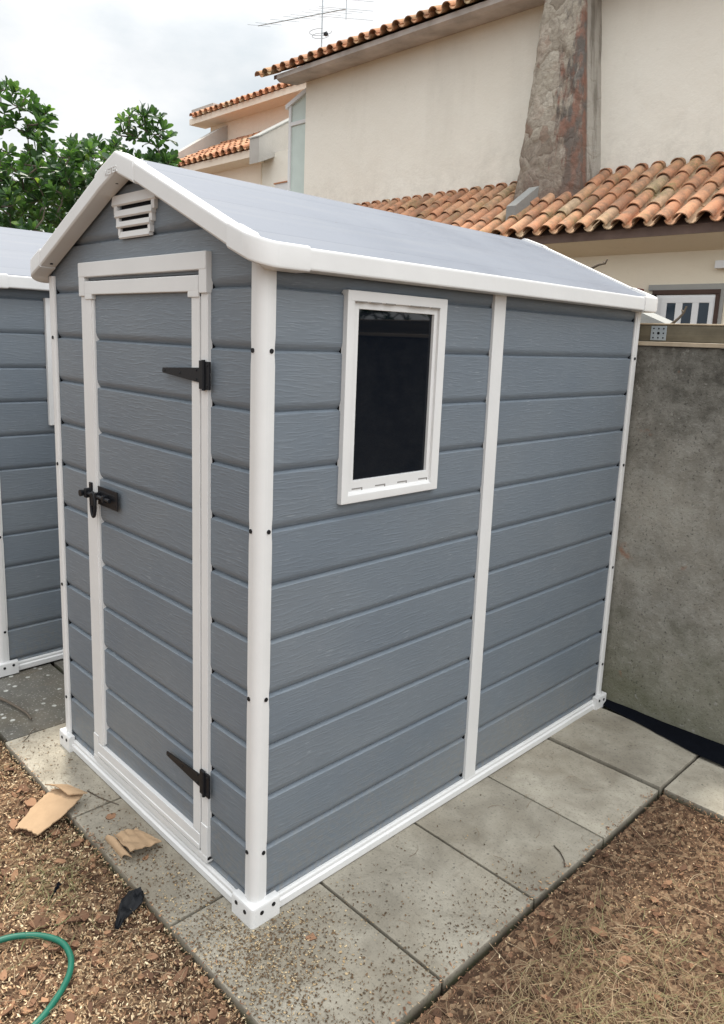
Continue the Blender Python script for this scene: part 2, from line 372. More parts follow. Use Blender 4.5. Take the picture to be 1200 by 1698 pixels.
M['timber'] = m_wood('weathered_timber', (.105, .09, .065), (.20, .175, .125))
M['rawwood'] = m_wood('fresh_sawn_board', (.34, .27, .19), (.55, .46, .34))
M['zinc'] = m_plain('galvanised_steel', (.42, .47, .50), .5, .5, .15, 40, 0, 90, .5)
M['frame'] = m_plain('white_aluminium', (.75, .76, .77), .35, .5, .03)
M['fascia'] = m_plain('mauve_brown_fascia', (.20, .145, .125), .8, .2, .25, 6)
M['brown'] = m_plain('brown_painted_wood', (.075, .045, .035), .6, .3, .2, 10)
M['pane_far'] = m_plain('greenish_glazing', (.60, .70, .66), .08, .6, .12, 2)
M['pane_dark'] = m_plain('dark_door_glazing', (.02, .035, .055), .06, .5, .1)
M['card'] = m_plain('brown_cardboard', (.44, .305, .19), .9, .1, .12, 14, .3, 60)
M['cloth'] = m_plain('black_membrane', (.004, .005, .008), .85, .06, .2, 30, .5, 60)
M['hose'] = m_plain('green_garden_hose', (.008, .115, .075), .42, .4, .12, 25)
M['branch'] = m_tone('grey_brown_bark', [(0, (.07, .055, .042)), (1, (.17, .14, .11))], .9)
M['leaf'] = m_tone('glossy_green_leaf', [(0, (.014, .036, .020)), (.45, (.048, .108, .044)), (.75, (.12, .23, .065)), (1, (.40, .52, .15))], .36, .5, .1, 60, .38)
M['soil'] = m_tone('brown_forest_soil', [(0, (.10, .065, .04)), (1, (.12, .08, .05))], .95, .1, .8, 60)
M['mulch'] = m_tone('bark_and_wood_shreds', [(0, (.035, .020, .014)), (.25, (.15, .08, .05)), (.5, (.36, .205, .12)), (.75, (.60, .42, .24)), (1, (.84, .69, .46))], .85)
def m_bed():
    t = NT('compacted_bark_bed'); g = t.geo(); sx = t.sepz(g)
    v = t.n('ShaderNodeTexVoronoi'); v.inputs['Scale'].default_value = 95; t.l(t.map(g, (1, .7, .7)), v.inputs['Vector'])
    sc = t.n('ShaderNodeSeparateColor'); t.l(v.outputs['Color'], sc.inputs[0])
    c = t.ramp(sc.outputs[0], [(0, (.04, .026, .018)), (.35, (.10, .06, .038)), (.7, (.21, .13, .08)), (1, (.36, .25, .155))])
    c = t.mix(t.ramp(t.noise(g, 7, 5, .7), [(.35, .6), (.65, 0)]), c, (.09, .055, .036))
    return t.done(c, .95, t.bump(t.math('ADD', v.outputs['Distance'], t.noise(g, 120, 4, .7)), .9, .006), .1)
M['bed'] = m_bed()
M['needle'] = m_tone('dry_pine_needle', [(0, (.12, .075, .045)), (.6, (.30, .215, .13)), (1, (.48, .39, .26))], .7)
M['grass'] = m_tone('dull_green_grass', [(0, (.27, .215, .12)), (.5, (.22, .20, .10)), (.8, (.15, .17, .07)), (1, (.11, .17, .055))], .6, .3, .2, 100, .2)
M['husk'] = m_tone('seed_husks', [(0, (.045, .032, .022)), (.55, (.14, .085, .05)), (.8, (.42, .29, .15)), (1, (.62, .50, .32))], .8)

# ------------------------------------------------------------------ ground and paving
random.seed(3)
b = MB(); b.add([(-120, -120, -.05), (120, -120, -.05), (120, 120, -.05), (-120, 120, -.05)], [(0, 1, 2, 3)])
tag(b.build('ground', M['soil']), kind='structure')

GX = [-1.375+.62*i for i in range(5)]      # -1.375 -.755 -.135 .485 1.105
GY = [-.185, .235, .655, 1.07, 1.49, 1.90]
rnd = random.Random(5)
def slab(b, x0, x1, y0, y1, dz=0, tone=None):
    g = .004
    mx_ = Matrix.Translation((0, 0, dz))
    b.box((x0+g, y0+g, -.048), (x1-g, y1-g, 0), .0045, tone=rnd.random() if tone is None else tone, M=mx_)
b = MB()
for i in range(3):
    for j in range(5):
        slab(b, GX[i], GX[i+1], GY[j], GY[j+1]-(.006 if j == 3 else 0), rnd.uniform(-.0015, .0015)+(.006 if j == 4 else 0))
slab(b, GX[3], GX[4], GY[4]+.012, GY[5], -.002); slab(b, GX[4], GX[4]+.62, GY[4]+.012, GY[5], -.004)
tag(b.build('paving', M['paver'], smooth=40), kind='structure')
b = MB()
for i, x0 in enumerate((-1.98, -2.6, -3.22, -3.84)):
    for j, y0 in enumerate((-.17, .25, .67, 1.09, 1.51)):
        slab(b, x0+.0, x0+.60, y0, y0+.41, -.006)
tag(b.build('dark_paving', M['pad'], smooth=40), kind='structure')

# ------------------------------------------------------------------ garden shed
SW, SD = 1.208, 1.92                        # body width (x from -SW to 0) and depth (y from 0 to SD)
G0 = .055; CH = .15
def prof_off(z):
    t = (z-G0) % CH
    K = [(0, -.0120), (.003, -.0095), (.008, -.0055), (.015, -.0020), (.024, 0), (.1440, 0), (.1455, -.0014), (.1488, -.0090), (.15, -.0120)]
    for (a, p), (c, q) in zip(K, K[1:]):
        if a <= t <= c: return p+(q-p)*(t-a)/(c-a)
    return 0
def siding(b, face, a0, a1, z0, z1, thick=.03, d0=0):
    zs = {z0, z1}
    k = -2
    while G0+k*CH < z1+CH:
        for t in (0, .003, .008, .015, .024, .07, .1440, .1455, .1490):
            z = G0+k*CH+t
            if z0 < z < z1: zs.add(z)
        k += 1
    zs = sorted(zs)
    # close the profile at the back
    pr = [(prof_off(z)+d0, z) for z in zs]
    outer = pr; n = len(zs)
    def P(a, o, z):
        if face == 'R': return (o, a, z)
        if face == 'L': return (-SW-o, a, z)
        if face == 'F': return (a, -o, z)
        return (a, SD+o, z)
    v = []; f = []
    for a in (a0, a1):
        for o, z in outer: v.append(P(a, o, z))
        for o, z in outer: v.append(P(a, -thick, z))
    for i in range(n-1):
        f.append((i, i+1, 2*n+i+1, 2*n+i))                     # face
        f.append((n+i, 3*n+i, 3*n+i+1, n+i+1))                 # back
        f.append((i, n+i, n+i+1, i+1)); f.append((2*n+i, 2*n+i+1, 3*n+i+1, 3*n+i))
    f.append((0, 2*n, 3*n, n)); f.append((n-1, 2*n-1, 4*n-1, 3*n-1))
    b.add(v, f)

RIDX = -SW/2
def roof_z(x):
    d = abs(x-RIDX)
    K = [(0, 2.066), (.098, 2.030), (.548, 1.835), (.63, 1.803), (.664, 1.790), (.7, 1.788)]
    for (a, p), (c, q) in zip(K, K[1:]):
        if a <= d <= c: return p+(q-p)*(d-a)/(c-a)
    return 1.788
OV = .06

def build_shed(label, origin):
    root = empty('garden_shed', (0, 0, 0), label, 'shed')
    # ---- walls
    def gable(face):
        b = MB()
        if face == 'F':
            siding(b, 'F', -SW+.002, -.956, .03, 1.74); siding(b, 'F', -.217, -.002, .03, 1.74)
            siding(b, 'F', -SW+.002, -.002, 1.74, 2.08); siding(b, 'F', -.956, -.217, .03, .056)
        else:
            siding(b, 'B', -SW+.002, -.002, .03, 2.08)
        bm = bmesh.new(); me = bpy.data.meshes.new('t'); me.from_pydata(b.v, [], b.f); bm.from_mesh(me)
        for s in (1, -1):
            n = Vector((s*.432, 0, 1)).normalized()
            bmesh.ops.bisect_plane(bm, geom=bm.verts[:]+bm.edges[:]+bm.faces[:], plane_co=(RIDX+s*.3, 0, roof_z(RIDX+.3)-.012), plane_no=n, clear_outer=True)
        bm.verts.index_update(); c = MB(); c.add([v.co for v in bm.verts], [tuple(v.index for v in f.verts) for f in bm.faces]); bm.free()
        return c
    gable('F').build('front_wall', M['siding'], root, smooth=28)
    gable('B').build('back_wall', M['siding'], root, smooth=28)
    WY0, WY1, WZ0, WZ1 = .261, .664, 1.146, 1.7145
    b = MB()
    siding(b, 'R', .002, WY0+.012, .03, 1.775); siding(b, 'R', WY1-.012, .945, .03, 1.775); siding(b, 'R', .955, SD-.002, .03, 1.775)
    siding(b, 'R', WY0+.012, WY1-.012, .03, WZ0+.012); siding(b, 'R', WY0+.012, WY1-.012, WZ1-.012, 1.775)
    b.build('side_wall', M['siding'], root, smooth=28)
    b = MB(); siding(b, 'L', .002, SD-.002, .03, 1.775); b.build('side_wall', M['siding'], root, smooth=28)
    # dark floor so nothing shines through
    b = MB(); b.box((-SW+.03, .03, .005), (-.03, SD-.03, .03)); b.build('floor', M['dark'], root)
    # dark strips further down stand in for shaded recesses where grooves meet trims
    # ---- corner posts
    sec = [(.0005, -.0365), (.0058, -.036), (.0062, -.029), (.0102, -.0265), (.0112, -.012)]
    arc = [(-.011+.0222*math.cos(a), -.011+.0222*math.sin(a)) for a in [math.pi/2*k/7 for k in range(8)]]
    secp = sec+arc+[(y, x) for x, y in sec[::-1]]+[(-.004, -.004)]
    SCZ = [.206, .656, 1.108, 1.554]
    def post(cx, cy, sx, sy):
        b = MB(); zs = [.035]
        for z in SCZ: zs += [z-.035, z-.018, z-.008, z+.008, z+.018, z+.035]
        zs += [1.76]
        rings = []
        for z in zs:
            k = max([0]+[1-max(0, abs(z-q)-.008)/.027 for q in SCZ]); r = []
            for (o, p) in secp:
                if p < -.0275: p = p+.002*k
                if o < -.0275: o = o+.002*k
                r.append((cx+sx*o, cy+sy*p, z))
            rings.append(r)
        b.loft(rings); o = b.build('corner_post', M['trim'], root, smooth=32)
        for z in SCZ:
            for f in (0, 1):
                c = MB(); d = .0070
                p0 = (cx+sx*(d-.004), cy-sy*.0205, z) if f == 0 else (cx-sx*.0205, cy+sy*(d-.004), z)
                p1 = (cx+sx*(d+.006), cy-sy*.0205, z) if f == 0 else (cx-sx*.0205, cy+sy*(d+.006), z)
                c.tube([p0, p1], [.0062, .0058], 14); c.build('screw_cap', M['cap'], o, smooth=40)
    post(0, 0, 1, -1); post(-SW, 0, -1, -1); post(0, SD, 1, 1); post(-SW, SD, -1, 1)
    # ---- feet
    for (cx, cy, sx, sy) in ((0, 0, 1, -1), (-SW, 0, -1, -1), (0, SD, 1, 1), (-SW, SD, -1, 1)):
        b = MB(); L = .068; O = .027; r = .012
        def q(o, p): return (cx+sx*o, cy+sy*p)
        out = [(O, -L), (O, O-r)]+[(O-r+r*math.cos(a), O-r+r*math.sin(a)) for a in [math.pi/2*k/5 for k in range(1, 6)]]+[(-L, O), (-L, .004), (.004, .004), (.004, -L)]
        def ring(z, e): return [(*q(*(o if max(o) < .01 else (min(o[0], O-e) if o[0] > 0 else o[0], min(o[1], O-e) if o[1] > 0 else o[1]))), z) for o in out]
        b.loft([ring(.0, 0), ring(.052, 0), ring(.058, .003), ring(.060, .010)])
        o = b.build('foot', M['trim'], root, smooth=35)
        for (o1, z) in ((.006, .038), (.046, .043)):
            for f in (0, 1):
                c = MB()
                p0 = (*q(O-.003, -o1), z) if f == 0 else (*q(-o1, O-.003), z)
                p1 = (*q(O+.0018, -o1), z) if f == 0 else (*q(-o1, O+.0018), z)
                c.tube([p0, p1], [.0066, .0060], 14); c.build('screw_cap', M['cap'], o, smooth=40)
    # ---- base rails
    pr = [(-.004, .004), (.014, .004), (.0155, .008), (.0155, .026), (.0095, .031), (.0095, .040), (.006, .0445), (-.004, .0455)]
    b = MB(); b.prism([(o, z) for o, z in pr], 1, .068, SD-.068); b.build('base_rail', M['trim'], root, smooth=30)
    b = MB(); b.prism([(-SW-o, z) for o, z in pr], 1, .068, SD-.068); b.build('base_rail', M['trim'], root, smooth=30)
    b = MB(); b.prism([(-o, z) for o, z in pr], 0, -SW+.068, -.068); b.build('base_rail', M['trim'], root, smooth=30)
    b = MB(); b.prism([(SD+o, z) for o, z in pr], 0, -SW+.068, -.068); b.build('base_rail', M['trim'], root, smooth=30)
    # ---- centre strips
    for sx, x0 in ((1, 0), (-1, -SW)):
        b = MB(); xa, xb = sorted((x0+sx*.0, x0+sx*.009)); b.box((xa-.004 if sx > 0 else xa, .916, .038), (xb if sx > 0 else xb+.004, .977, 1.765), .0012)
        b.v = [(x, y+.010-.020*z/1.75, z) for x, y, z in b.v]
        o = b.build('cover_strip', M['trim'], root, smooth=40)
        for y in (.942, .960):
            c = MB(); c.tube([(x0-sx*.002, y, .032), (x0+sx*.008, y, .032)], .005, 10); c.build('screw_cap', M['cap'], o, smooth=40)
    # shade where grooves run under strip, posts and window, put in as black strips
    for lo, hi in (((-.028, .9175, .04), (-.0045, .935, .9)), ((-.028, SD-.0400, .06), (-.0045, SD-.0360, 1.72)), ((-.028, WY0-.0015, WZ0+.01), (-.0045, WY0+.004, WZ1-.01)),
                   ((-.2185, .0040, .07), (-.2145, .028, 1.72)), ((-1.1720, .0040, .07), (-1.1690, .028, 1.72))):
        b = MB(); b.box(lo, hi); b.build('groove_shade', M['dark'], root)
    # ---- roof panels
    for s in (-1, 1):
        b = MB(); xs = [0, .098, .2, .35, .548, .60, .635]
        top = [(RIDX+s*d, roof_z(RIDX+s*d)+.0) for d in xs]; bot = [(x, z-.030) for x, z in top][::-1]
        b.prism(top+bot, 1, -.040, SD+.040)
        o = b.build('roof_panel', M['roof'], root, smooth=35)
    # ---- roof edge trims : (outward, height) section swept round the roof edge
    SEC = [(-.040, .0005), (-.040, .0055), (-.010, .0065), (-.003, .004), (0, -.003), (0, -.040), (-.003, -.045), (-.008, -.047), (-.052, -.047), (-.052, -.030)]
    EX = .062                                    # roof edge beyond the body, x ; OV, y
    def sweep(b, path, e=0.0):
        rings = []
        for (x, y, z, nx, ny, rr) in path:
            ring = []
            for (o, h) in SEC:
                oo = o+e if o > -.02 else o; hh = h+(e if h > -.02 else -e)
                if rr is None: ring.append((x+nx*oo, y+ny*oo, z+hh))
                else:
                    cx, cy, sx, sy, r = rr
                    if oo > -r: ring.append((cx+nx*(r+oo), cy+ny*(r+oo), z+hh))
                    else: ring.append((cx+sx*(r+oo), cy+sy*(r+oo), z+hh))
            rings.append(ring)
        b.loft(rings)
    def front_path(x0, x1, sy):
        ks = sorted({RIDX+s*d for s in (-1, 1) for d in (0, .012, .03, .098, .548, .60, .63)}|{x0, x1})
        yy = -OV if sy < 0 else SD+OV
        return [(x, yy, roof_z(x), 0, sy, None) for x in ks if x0-1e-6 <= x <= x1+1e-6]
    r = .056
    def corner_path(sx, sy, xs, ys):
        ex = EX if sx > 0 else -SW-EX; ey = -OV if sy < 0 else SD+OV
        cx, cy = ex-sx*r, ey-sy*r
        out = []
        for d in xs: out.append((ex-sx*d, ey, roof_z(ex-sx*d), 0, sy, None))
        for k in range(0, 7):
            a = math.pi/2*k/6; nx, ny = sx*math.sin(a), sy*math.cos(a)
            za, zb = roof_z(ex-sx*r), roof_z(ex-sx*.004); kk = k/6
            out.append((0, 0, za+(zb-za)*(1-(1-kk)**1.6), nx, ny, (cx, cy, sx, sy, r)))
        for d in ys: out.append((ex, ey-sy*d, roof_z(ex-sx*.004), sx, 0, None))
        return out
    for sy in (-1, 1):
        for (x0, x1) in ((-SW+.05, RIDX-.098), (RIDX+.098, -.05)):
            b = MB(); sweep(b, front_path(x0, x1, sy)); b.build('verge_trim', M['trim'], root, smooth=32)
        b = MB(); sweep(b, front_path(RIDX-.12, RIDX+.105, sy), .003); cap = b.build('ridge_cap', M['trim'], root, smooth=32)
        if sy < 0:
            cu_ = bpy.data.curves.new('t', 'FONT'); cu_.body = 'KETER'; cu_.size = .024; cu_.extrude = .0014; cu_.bevel_depth = .0003; cu_.space_character = 1.08
            to = bpy.data.objects.new('t', cu_); COL.objects.link(to); bpy.context.view_layer.update()
            me = bpy.data.meshes.new_from_object(to.evaluated_get(bpy.context.evaluated_depsgraph_get())); bpy.data.objects.remove(to)
            me.materials.clear(); me.materials.append(M['trim'])
            lo = bpy.data.objects.new('embossed_lettering', me); COL.objects.link(lo); lo.parent = cap
            lo.location = (RIDX-.052, -OV-.0032, 2.013); lo.rotation_euler = (R_(90), R_(-4), 0)
        for sx in (-1, 1):
            b = MB(); sweep(b, corner_path(sx, sy, (.118, .095, .075, .058), (.058, .08, .15))[0:], .0035)
            cc = b.build('corner_cap', M['trim'], root, smooth=32)
    for sx, ex in ((1, EX), (-1, -SW-EX)):
        b = MB(); z = roof_z(ex-sx*.004)
        sweep(b, [(ex, .07, z, sx, 0, None), (ex, SD-.07, z, sx, 0, None)])
        o = b.build('eave_trim', M['trim'], root, smooth=32)
        for y in (.12, .44, .70, 1.02, 1.30, 1.62, 1.80):
            c = MB(); c.tube([(ex-sx*.020, y, z+.004), (ex-sx*.020, y, z+.0072)], .0042, 8); c.build('rivet', M['zinc'], o)
    for s in (-1, 1):
        for d in (.17, .34, .50):
            x = RIDX+s*d; z = roof_z(x)+.0058
            b = MB(); b.box((x-.008, -OV+.018, z-.004), (x+.008, -OV+.024, z+.0012)); b.v = [(p[0], p[1], p[2]-abs(p[0]-RIDX)*.433+abs(x-RIDX)*.433) for p in b.v]; b.build('clip_slot', M['zinc'], root)
    # soffit screws beneath the front verge
    for (x, y) in ((-.655, -.03), (-.585, -.03), (-1.13, -.03), (-.02, -.035), (.02, -.035), (.045, .03)):
        z = roof_z(x)-.0475 if x < 0 else roof_z(x)-.05
        b = MB(); b.tube([(x, y, z+.002), (x, y, z-.0025)], .005, 8); b.build('soffit_screw', M['cap'], root)
    # ---- vent
    vt = MB(); X = -.596
    for (z0, z1, w, o) in ((1.9445, 1.974, .126, .0125), (1.911, 1.931, .108, .0140), (1.882, 1.899, .096, .0150), (1.852, 1.871, .088, .0110)):
        pr = [(.002, z0), (-o+.002, z0-.002), (-o-.002, z0+.002), (-o+.0015, z1-.001), (-o+.006, z1), (.002, z1)]
        vt.prism(pr, 0, X-w, X+w)
    for s in (-1, 1):
        for (za, zb, wa, wb) in ((1.920, 1.960, .100, .118), (1.888, 1.922, .088, .105), (1.860, 1.890, .080, .094)):
            xa, xb = sorted((X+s*wa, X+s*wb)); vt.box((xa, -.0118, za), (xb, .002, zb), .0015)
    vo = vt.build('vent', M['trim'], root, smooth=30)
    c = MB(); c.box((X-.085, -.0035, 1.86), (X+.085, .003, 1.965)); c.build('vent_opening', M['dark'], vo)
    # ---- window
    w = empty('window', (0, 0, 0)); w.parent = root
    GY0, GY1, GZ0, GZ1 = .310, .616, 1.207, 1.668
    b = MB(); fw = .024
    for (y0, y1, z0, z1) in ((WY0, WY0+fw+.002, WZ0, WZ1), (WY1-.034, WY1, WZ0, WZ1), (WY0+.01, WY1-.01, WZ1-fw-.004, WZ1), (WY0+.01, WY1-.01, WZ0, WZ0+fw)):
        e = .0006*len(b.f) % .001
        b.box((-.012, y0, z0), (.016+e, y1, z1), .003)
    b.build('window_frame', M['trim'], w, smooth=40)
    b = MB()
    b.box((-.02, WY0+.02, WZ0+.02), (.008, GY0, WZ1-.02), .002); b.box((-.02, GY1, WZ0+.02), (.0075, WY1-.03, WZ1-.02), .002)
    b.box((-.02, GY0-.004, GZ1), (.0072, GY1+.004, WZ1-.02), .002); b.box((-.02, GY0-.004, WZ0+.02), (.0078, GY1+.004, GZ0), .002)
    pr = [(-.004, WZ0+.020), (.0150, WZ0+.021), (.0085, WZ0+.032), (-.004, WZ0+.033)]
    b.prism(pr, 1, WY0+.024, WY1-.022)
    b.build('sash', M['trim'], w, smooth=40)
    for k in range(4):
        y = WY0+.045+k*.092; z = WZ0+.040
        b = MB(); b.prism([(y, z), (y+.041, z), (y+.041, z-.008), (y+.036, z-.001), (y+.036, z-.0045), (y, z-.0045)][:2]+[(y+.041, z-.009), (y+.037, z-.009), (y+.037, z-.0035), (y, z-.0035)], 0, .0060, .0084)
        b.build('drain_slot', m_slot, w)
    for k, y in enumerate((WY0+.030, WY0+.085, WY0+.14, WY0+.24, WY0+.28, WY0+.33)):
        b = MB(); b.box((.0155, y, WZ1-.029), (.0182, y+.038, WZ1-.0265)); b.build('clip_slot', m_slot, w)
    b = MB(); b.box((-.008, GY0-.006, GZ0-.006), (-.002, GY1+.006, GZ1+.006)); b.build('pane', M['glass'], w)
    # ---- door
    d = empty('door', (0, 0, 0)); d.parent = root
    b = MB(); siding(b, 'F', -.886, -.288, .128, 1.70, .018, .002); b.build('door_panel', M['siding'], d, smooth=28)
    b = MB()
    def V(x0, x1, z0, z1, o, bev=.0025): b.box((x0, -o, z0), (x1, .012, z1), bev)
    V(-.918, -.882, .135, 1.712, .0120); V(-.292, -.2535, .135, 1.712, .0120)
    V(-.918, -.2535, 1.694, 1.736, .0165, .004); V(-.918, -.2535, .098, .134, .0150)
    V(-.918, -.2535, .084, .101, .0175, .003)
    V(-.918, -.868, 1.680, 1.700, .0158); V(-.305, -.2535, 1.680, 1.700, .0158)
    V(-.884, -.872, .145, 1.68, .0085, .002); 
    b.build('door_stile', M['trim'], d, smooth=40)
    b = MB()
    V(-.956, -.921, .060, 1.74, .0100); V(-.2495, -.217, .060, 1.74, .0100)
    V(-.958, -.215, 1.748, 1.794, .0180, .004); V(-.958, -.918, 1.690, 1.752, .0165, .003); V(-.251, -.215, 1.690, 1.752, .0165, .003)
    V(-.957, -.216, .056, .078, .0145, .003); V(-.957, -.919, .062, .160, .0130, .003); V(-.2505, -.216, .062, .175, .0130, .003)
    b.build('door_frame', M['trim'], root, smooth=40)
    b = MB(); b.box((-.94, .019, .07), (-.235, .029, 1.76)); b.build('door_gap', M['dark'], root)
    for zc in (1.482, .312):
        h = MB()
        pr = [(-.4365, zc-.002), (-.4365, zc+.006), (-.434, zc+.0095), (-.247, zc+.019), (-.247, zc-.020), (-.434, zc-.0045)]
        h.loft([[(x, -.0130, z) for x, z in pr], [(x, -.0160, z) for x, z in pr]])
        h.box((-.2465, -.0185, zc-.036), (-.2295, -.0100, zc+.038), .0015); h.box((-.2215, -.0160, zc-.037), (-.2015+.0, -.0100, zc+.036), .0012)
        h.tube([(-.2255, -.0175, zc-.039), (-.2255, -.0175, zc+.040)], .0050, 10)
        for (x, z) in ((-.425, zc+.002), (-.345, zc), (-.262, zc+.012), (-.262, zc-.012), (-.211, zc+.026), (-.211, zc-.026)):
            h.tube([(x, -.014, z), (x, -.0178, z)], [.0042, .003], 8)
        h.build('hinge', M['black'], d, smooth=35)
    L = MB(); zc = 1.052
    L.box((-.858, -.0175, zc-.030), (-.722, -.0130, zc+.032), .0015)
    L.tube([(-.925, -.028, zc), (-.752, -.028, zc)], .0062, 10)
    for x in (-.846, -.790): L.box((x-.007, -.036, zc-.012), (x+.007, -.013, zc+.012), .003)
    L.box((-.846, -.0185, zc+.012), (-.735, -.0155, zc+.018), .001); L.box((-.846, -.0185, zc-.018), (-.735, -.0155, zc-.012), .001)
    L.box((-.9225, -.0180, zc-.034), (-.9045, -.0100, zc+.034), .0015)
    L.box((-.922, -.038, zc-.016), (-.904, -.014, zc+.016), .004)
    ring = [(-.858+.0135*math.cos(a), -.034, zc-.030+.040*math.sin(a)) for a in [2*math.pi*k/20 for k in range(21)]]
    L.tube(ring, .0056, 8, caps=False)
    L.box((-.866, -.038, zc-.034), (-.850, -.024, zc+.006), .003)
    L.tube([(-.930, -.030, zc-.002), (-.930, -.046, zc-.002)], [.010, .012], 10)
    L.build('latch', M['black'], d, smooth=35)
    root.location = origin
    return root
t_ = NT('shaded_slot_plastic'); m_slot = t_.done((.22, .21, .20), .7)
shed = build_shed('nearest grey shed with white trim, its door and dark side window both in full view', (0, 0, 0))

def copy_tree(o, parent=None):
    c = o.copy(); COL.objects.link(c); c.parent = parent
    for ch in [x for x in bpy.data.objects if x.parent == o]: copy_tree(ch, c)
    return c
shed2 = copy_tree(shed); shed2.location = (-1.975, .015, .0)
shed2['label'] = 'second grey shed at the left edge, mostly hidden behind the nearest one'
for s_ in (shed, shed2): s_['group'] = 'grey plastic garden sheds'
bpy.context.view_layer.update()

# ------------------------------------------------------------------ concrete wall with timber on it
b = MB(); n = 60
b.box((-4.2, 1.957, -.2), (4.5, 2.15, 1.608), .008)
wall = tag(b.build('concrete_wall', M['conc'], smooth=40), 'rough grey concrete wall stained dark at the top, running behind the sheds', 'wall')
b = MB(); b.box((-1.6, 1.945, 1.609), (4.2, 2.12, 1.626), .002)
tag(b.build('board', M['rawwood']), 'thin pale sawn board lying flat on top of the concrete wall', 'board')
t = empty('timber_beam', (0, 2.0, 1.64), 'weathered brown timber beam with a steel plate, on top of the concrete wall', 'beam')
b = MB(); b.box((-1.5, 1.975, 1.6275), (4.1, 2.045, 1.694), .004); b.build('beam', M['timber'], t, smooth=40)
b = MB(); b.box((-1.5, 1.972, 1.6945), (4.1, 2.05, 1.701), .002); b.build('top_batten', M['rawwood'], t)
p0, p1 = at(1080, 540, 1, 1.972), at(1103, 564, 1, 1.972)
pl = MB(); pl.box((p0.x, 1.9715, 1.632), (p1.x, 1.9745, 1.690), .001); po = pl.build('nail_plate', M['zinc'], t)
b = MB()
for i in range(3):
    for j in range(3):
        x = p0.x+(p1.x-p0.x)*(.18+.32*i); z = 1.632+.058*(.18+.32*j)
        rr = .0058 if (i == 1 and j == 1) else .0034
        b.tube([(x, 1.9722, z), (x, 1.9708, z)], rr, 8)
b.build('plate_hole', M['dark'], po)
# black membrane lying in the channel along the foot of the wall
b = MB(); N = 90; rows = []
for i in range(N+1):
    x = -.10+3.0*i/N; w = .030+.115*min(1, max(0, (x+.02)/.55))+.010*noise.noise((x*6, 0, 3)); w = min(w, .14)
    r = []
    for j in range(7):
        u = j/6; y = 1.955-w*u
        z = .003+.012*(1-u)**2*(1+.3*noise.noise((x*5, 1, 0)))+.012*noise.noise((x*14, u*3, 5))*math.sin(u*math.pi)+.006*math.sin(u*math.pi)
        r.append((x, y+.004*noise.noise((x*22, 0, u)), max(z, .0025)+.0075))
    rows.append(r)
b.loft(rows, closed=False, caps=False)
tag(b.build('membrane', M['cloth'], smooth=60), 'black plastic membrane tucked along the foot of the concrete wall', 'membrane')

# ------------------------------------------------------------------ roof tile makers
def cover(b, x, ylo, zlo, yhi, zhi, rlo, rhi, tone, up=True, n=8, th=.012):
    "one barrel tile from its lower end to its upper end"
    d = Vector((0, yhi-ylo, zhi-zlo)).normalized(); nrm = Vector((0, -d.z, d.y)); s = 1 if up else -1
    rings = []
    for (y, z, r) in ((ylo, zlo, rlo), (yhi, zhi, rhi)):
        o = Vector((x, y, z)); ro = []
        for k in range(n+1):
            a = math.pi*k/n; ro.append(o+Vector((math.cos(a)*r, 0, 0))+nrm*(math.sin(a)*r*.86*s))
        for k in range(n, -1, -1):
            a = math.pi*k/n; ro.append(o+Vector((math.cos(a)*(r-th), 0, 0))+nrm*(math.sin(a)*(r-th)*.86*s))
        rings.append(ro)
    b.loft(rings, tone=tone)
def tiled(b, x0, x1, y0, z0, y1, z1, pitch=.215, exp=.345, rng=None, skip=None, maxrows=99):
    rng = rng or random.Random(1)
    L = math.hypot(y1-y0, z1-z0); dy, dz = (y1-y0)/L, (z1-z0)/L; nrm = Vector((0, -dz, dy))
    nc = int((x1-x0)/pitch); nr = min(int(math.ceil(L/exp)), maxrows)
    for c in range(nc+1):
        xc = x0+c*pitch; coltone = rng.random()
        for r in range(nr):
            s0 = r*exp-(.03 if r == 0 else .05)+rng.uniform(-.012, .012); s1 = min((r+1)*exp+.02, L+.03)
            if skip and skip(xc, y0+dy*s0): continue
            tn = min(1, max(0, rng.gauss(.55, .24)*.7+coltone*.3)); jx = rng.uniform(-.010, .010)
            e = .028+rng.uniform(-.003, .006)
            p = Vector((0, y0+dy*s0, z0+dz*s0))+nrm*(e+.018); q = Vector((0, y0+dy*s1, z0+dz*s1))+nrm*e
            cover(b, xc+jx, p.y, p.z, q.y, q.z, .078, .064, tn)
            p = Vector((0, y0+dy*(s0-.005), z0+dz*(s0-.005)))+nrm*(.052); q = Vector((0, y0+dy*s1, z0+dz*s1))+nrm*.040
            cover(b, xc+pitch/2+jx, p.y, p.z, q.y, q.z, .062, .060, min(1, tn+.25), up=False, n=5)

# ------------------------------------------------------------------ big house behind
H = empty('house', (-3, 7.5, 0), 'big cream rendered house with terracotta tiled roofs and a stone chimney', 'house')
YW = 7.5; XL = -8.89
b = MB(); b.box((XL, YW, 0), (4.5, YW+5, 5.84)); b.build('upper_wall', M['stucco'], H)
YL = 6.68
b = MB(); b.box((XL+.3, YL, 0), (4.5, YW-.001, 2.93)); b.build('lower_wall', M['stucco_low'], H)
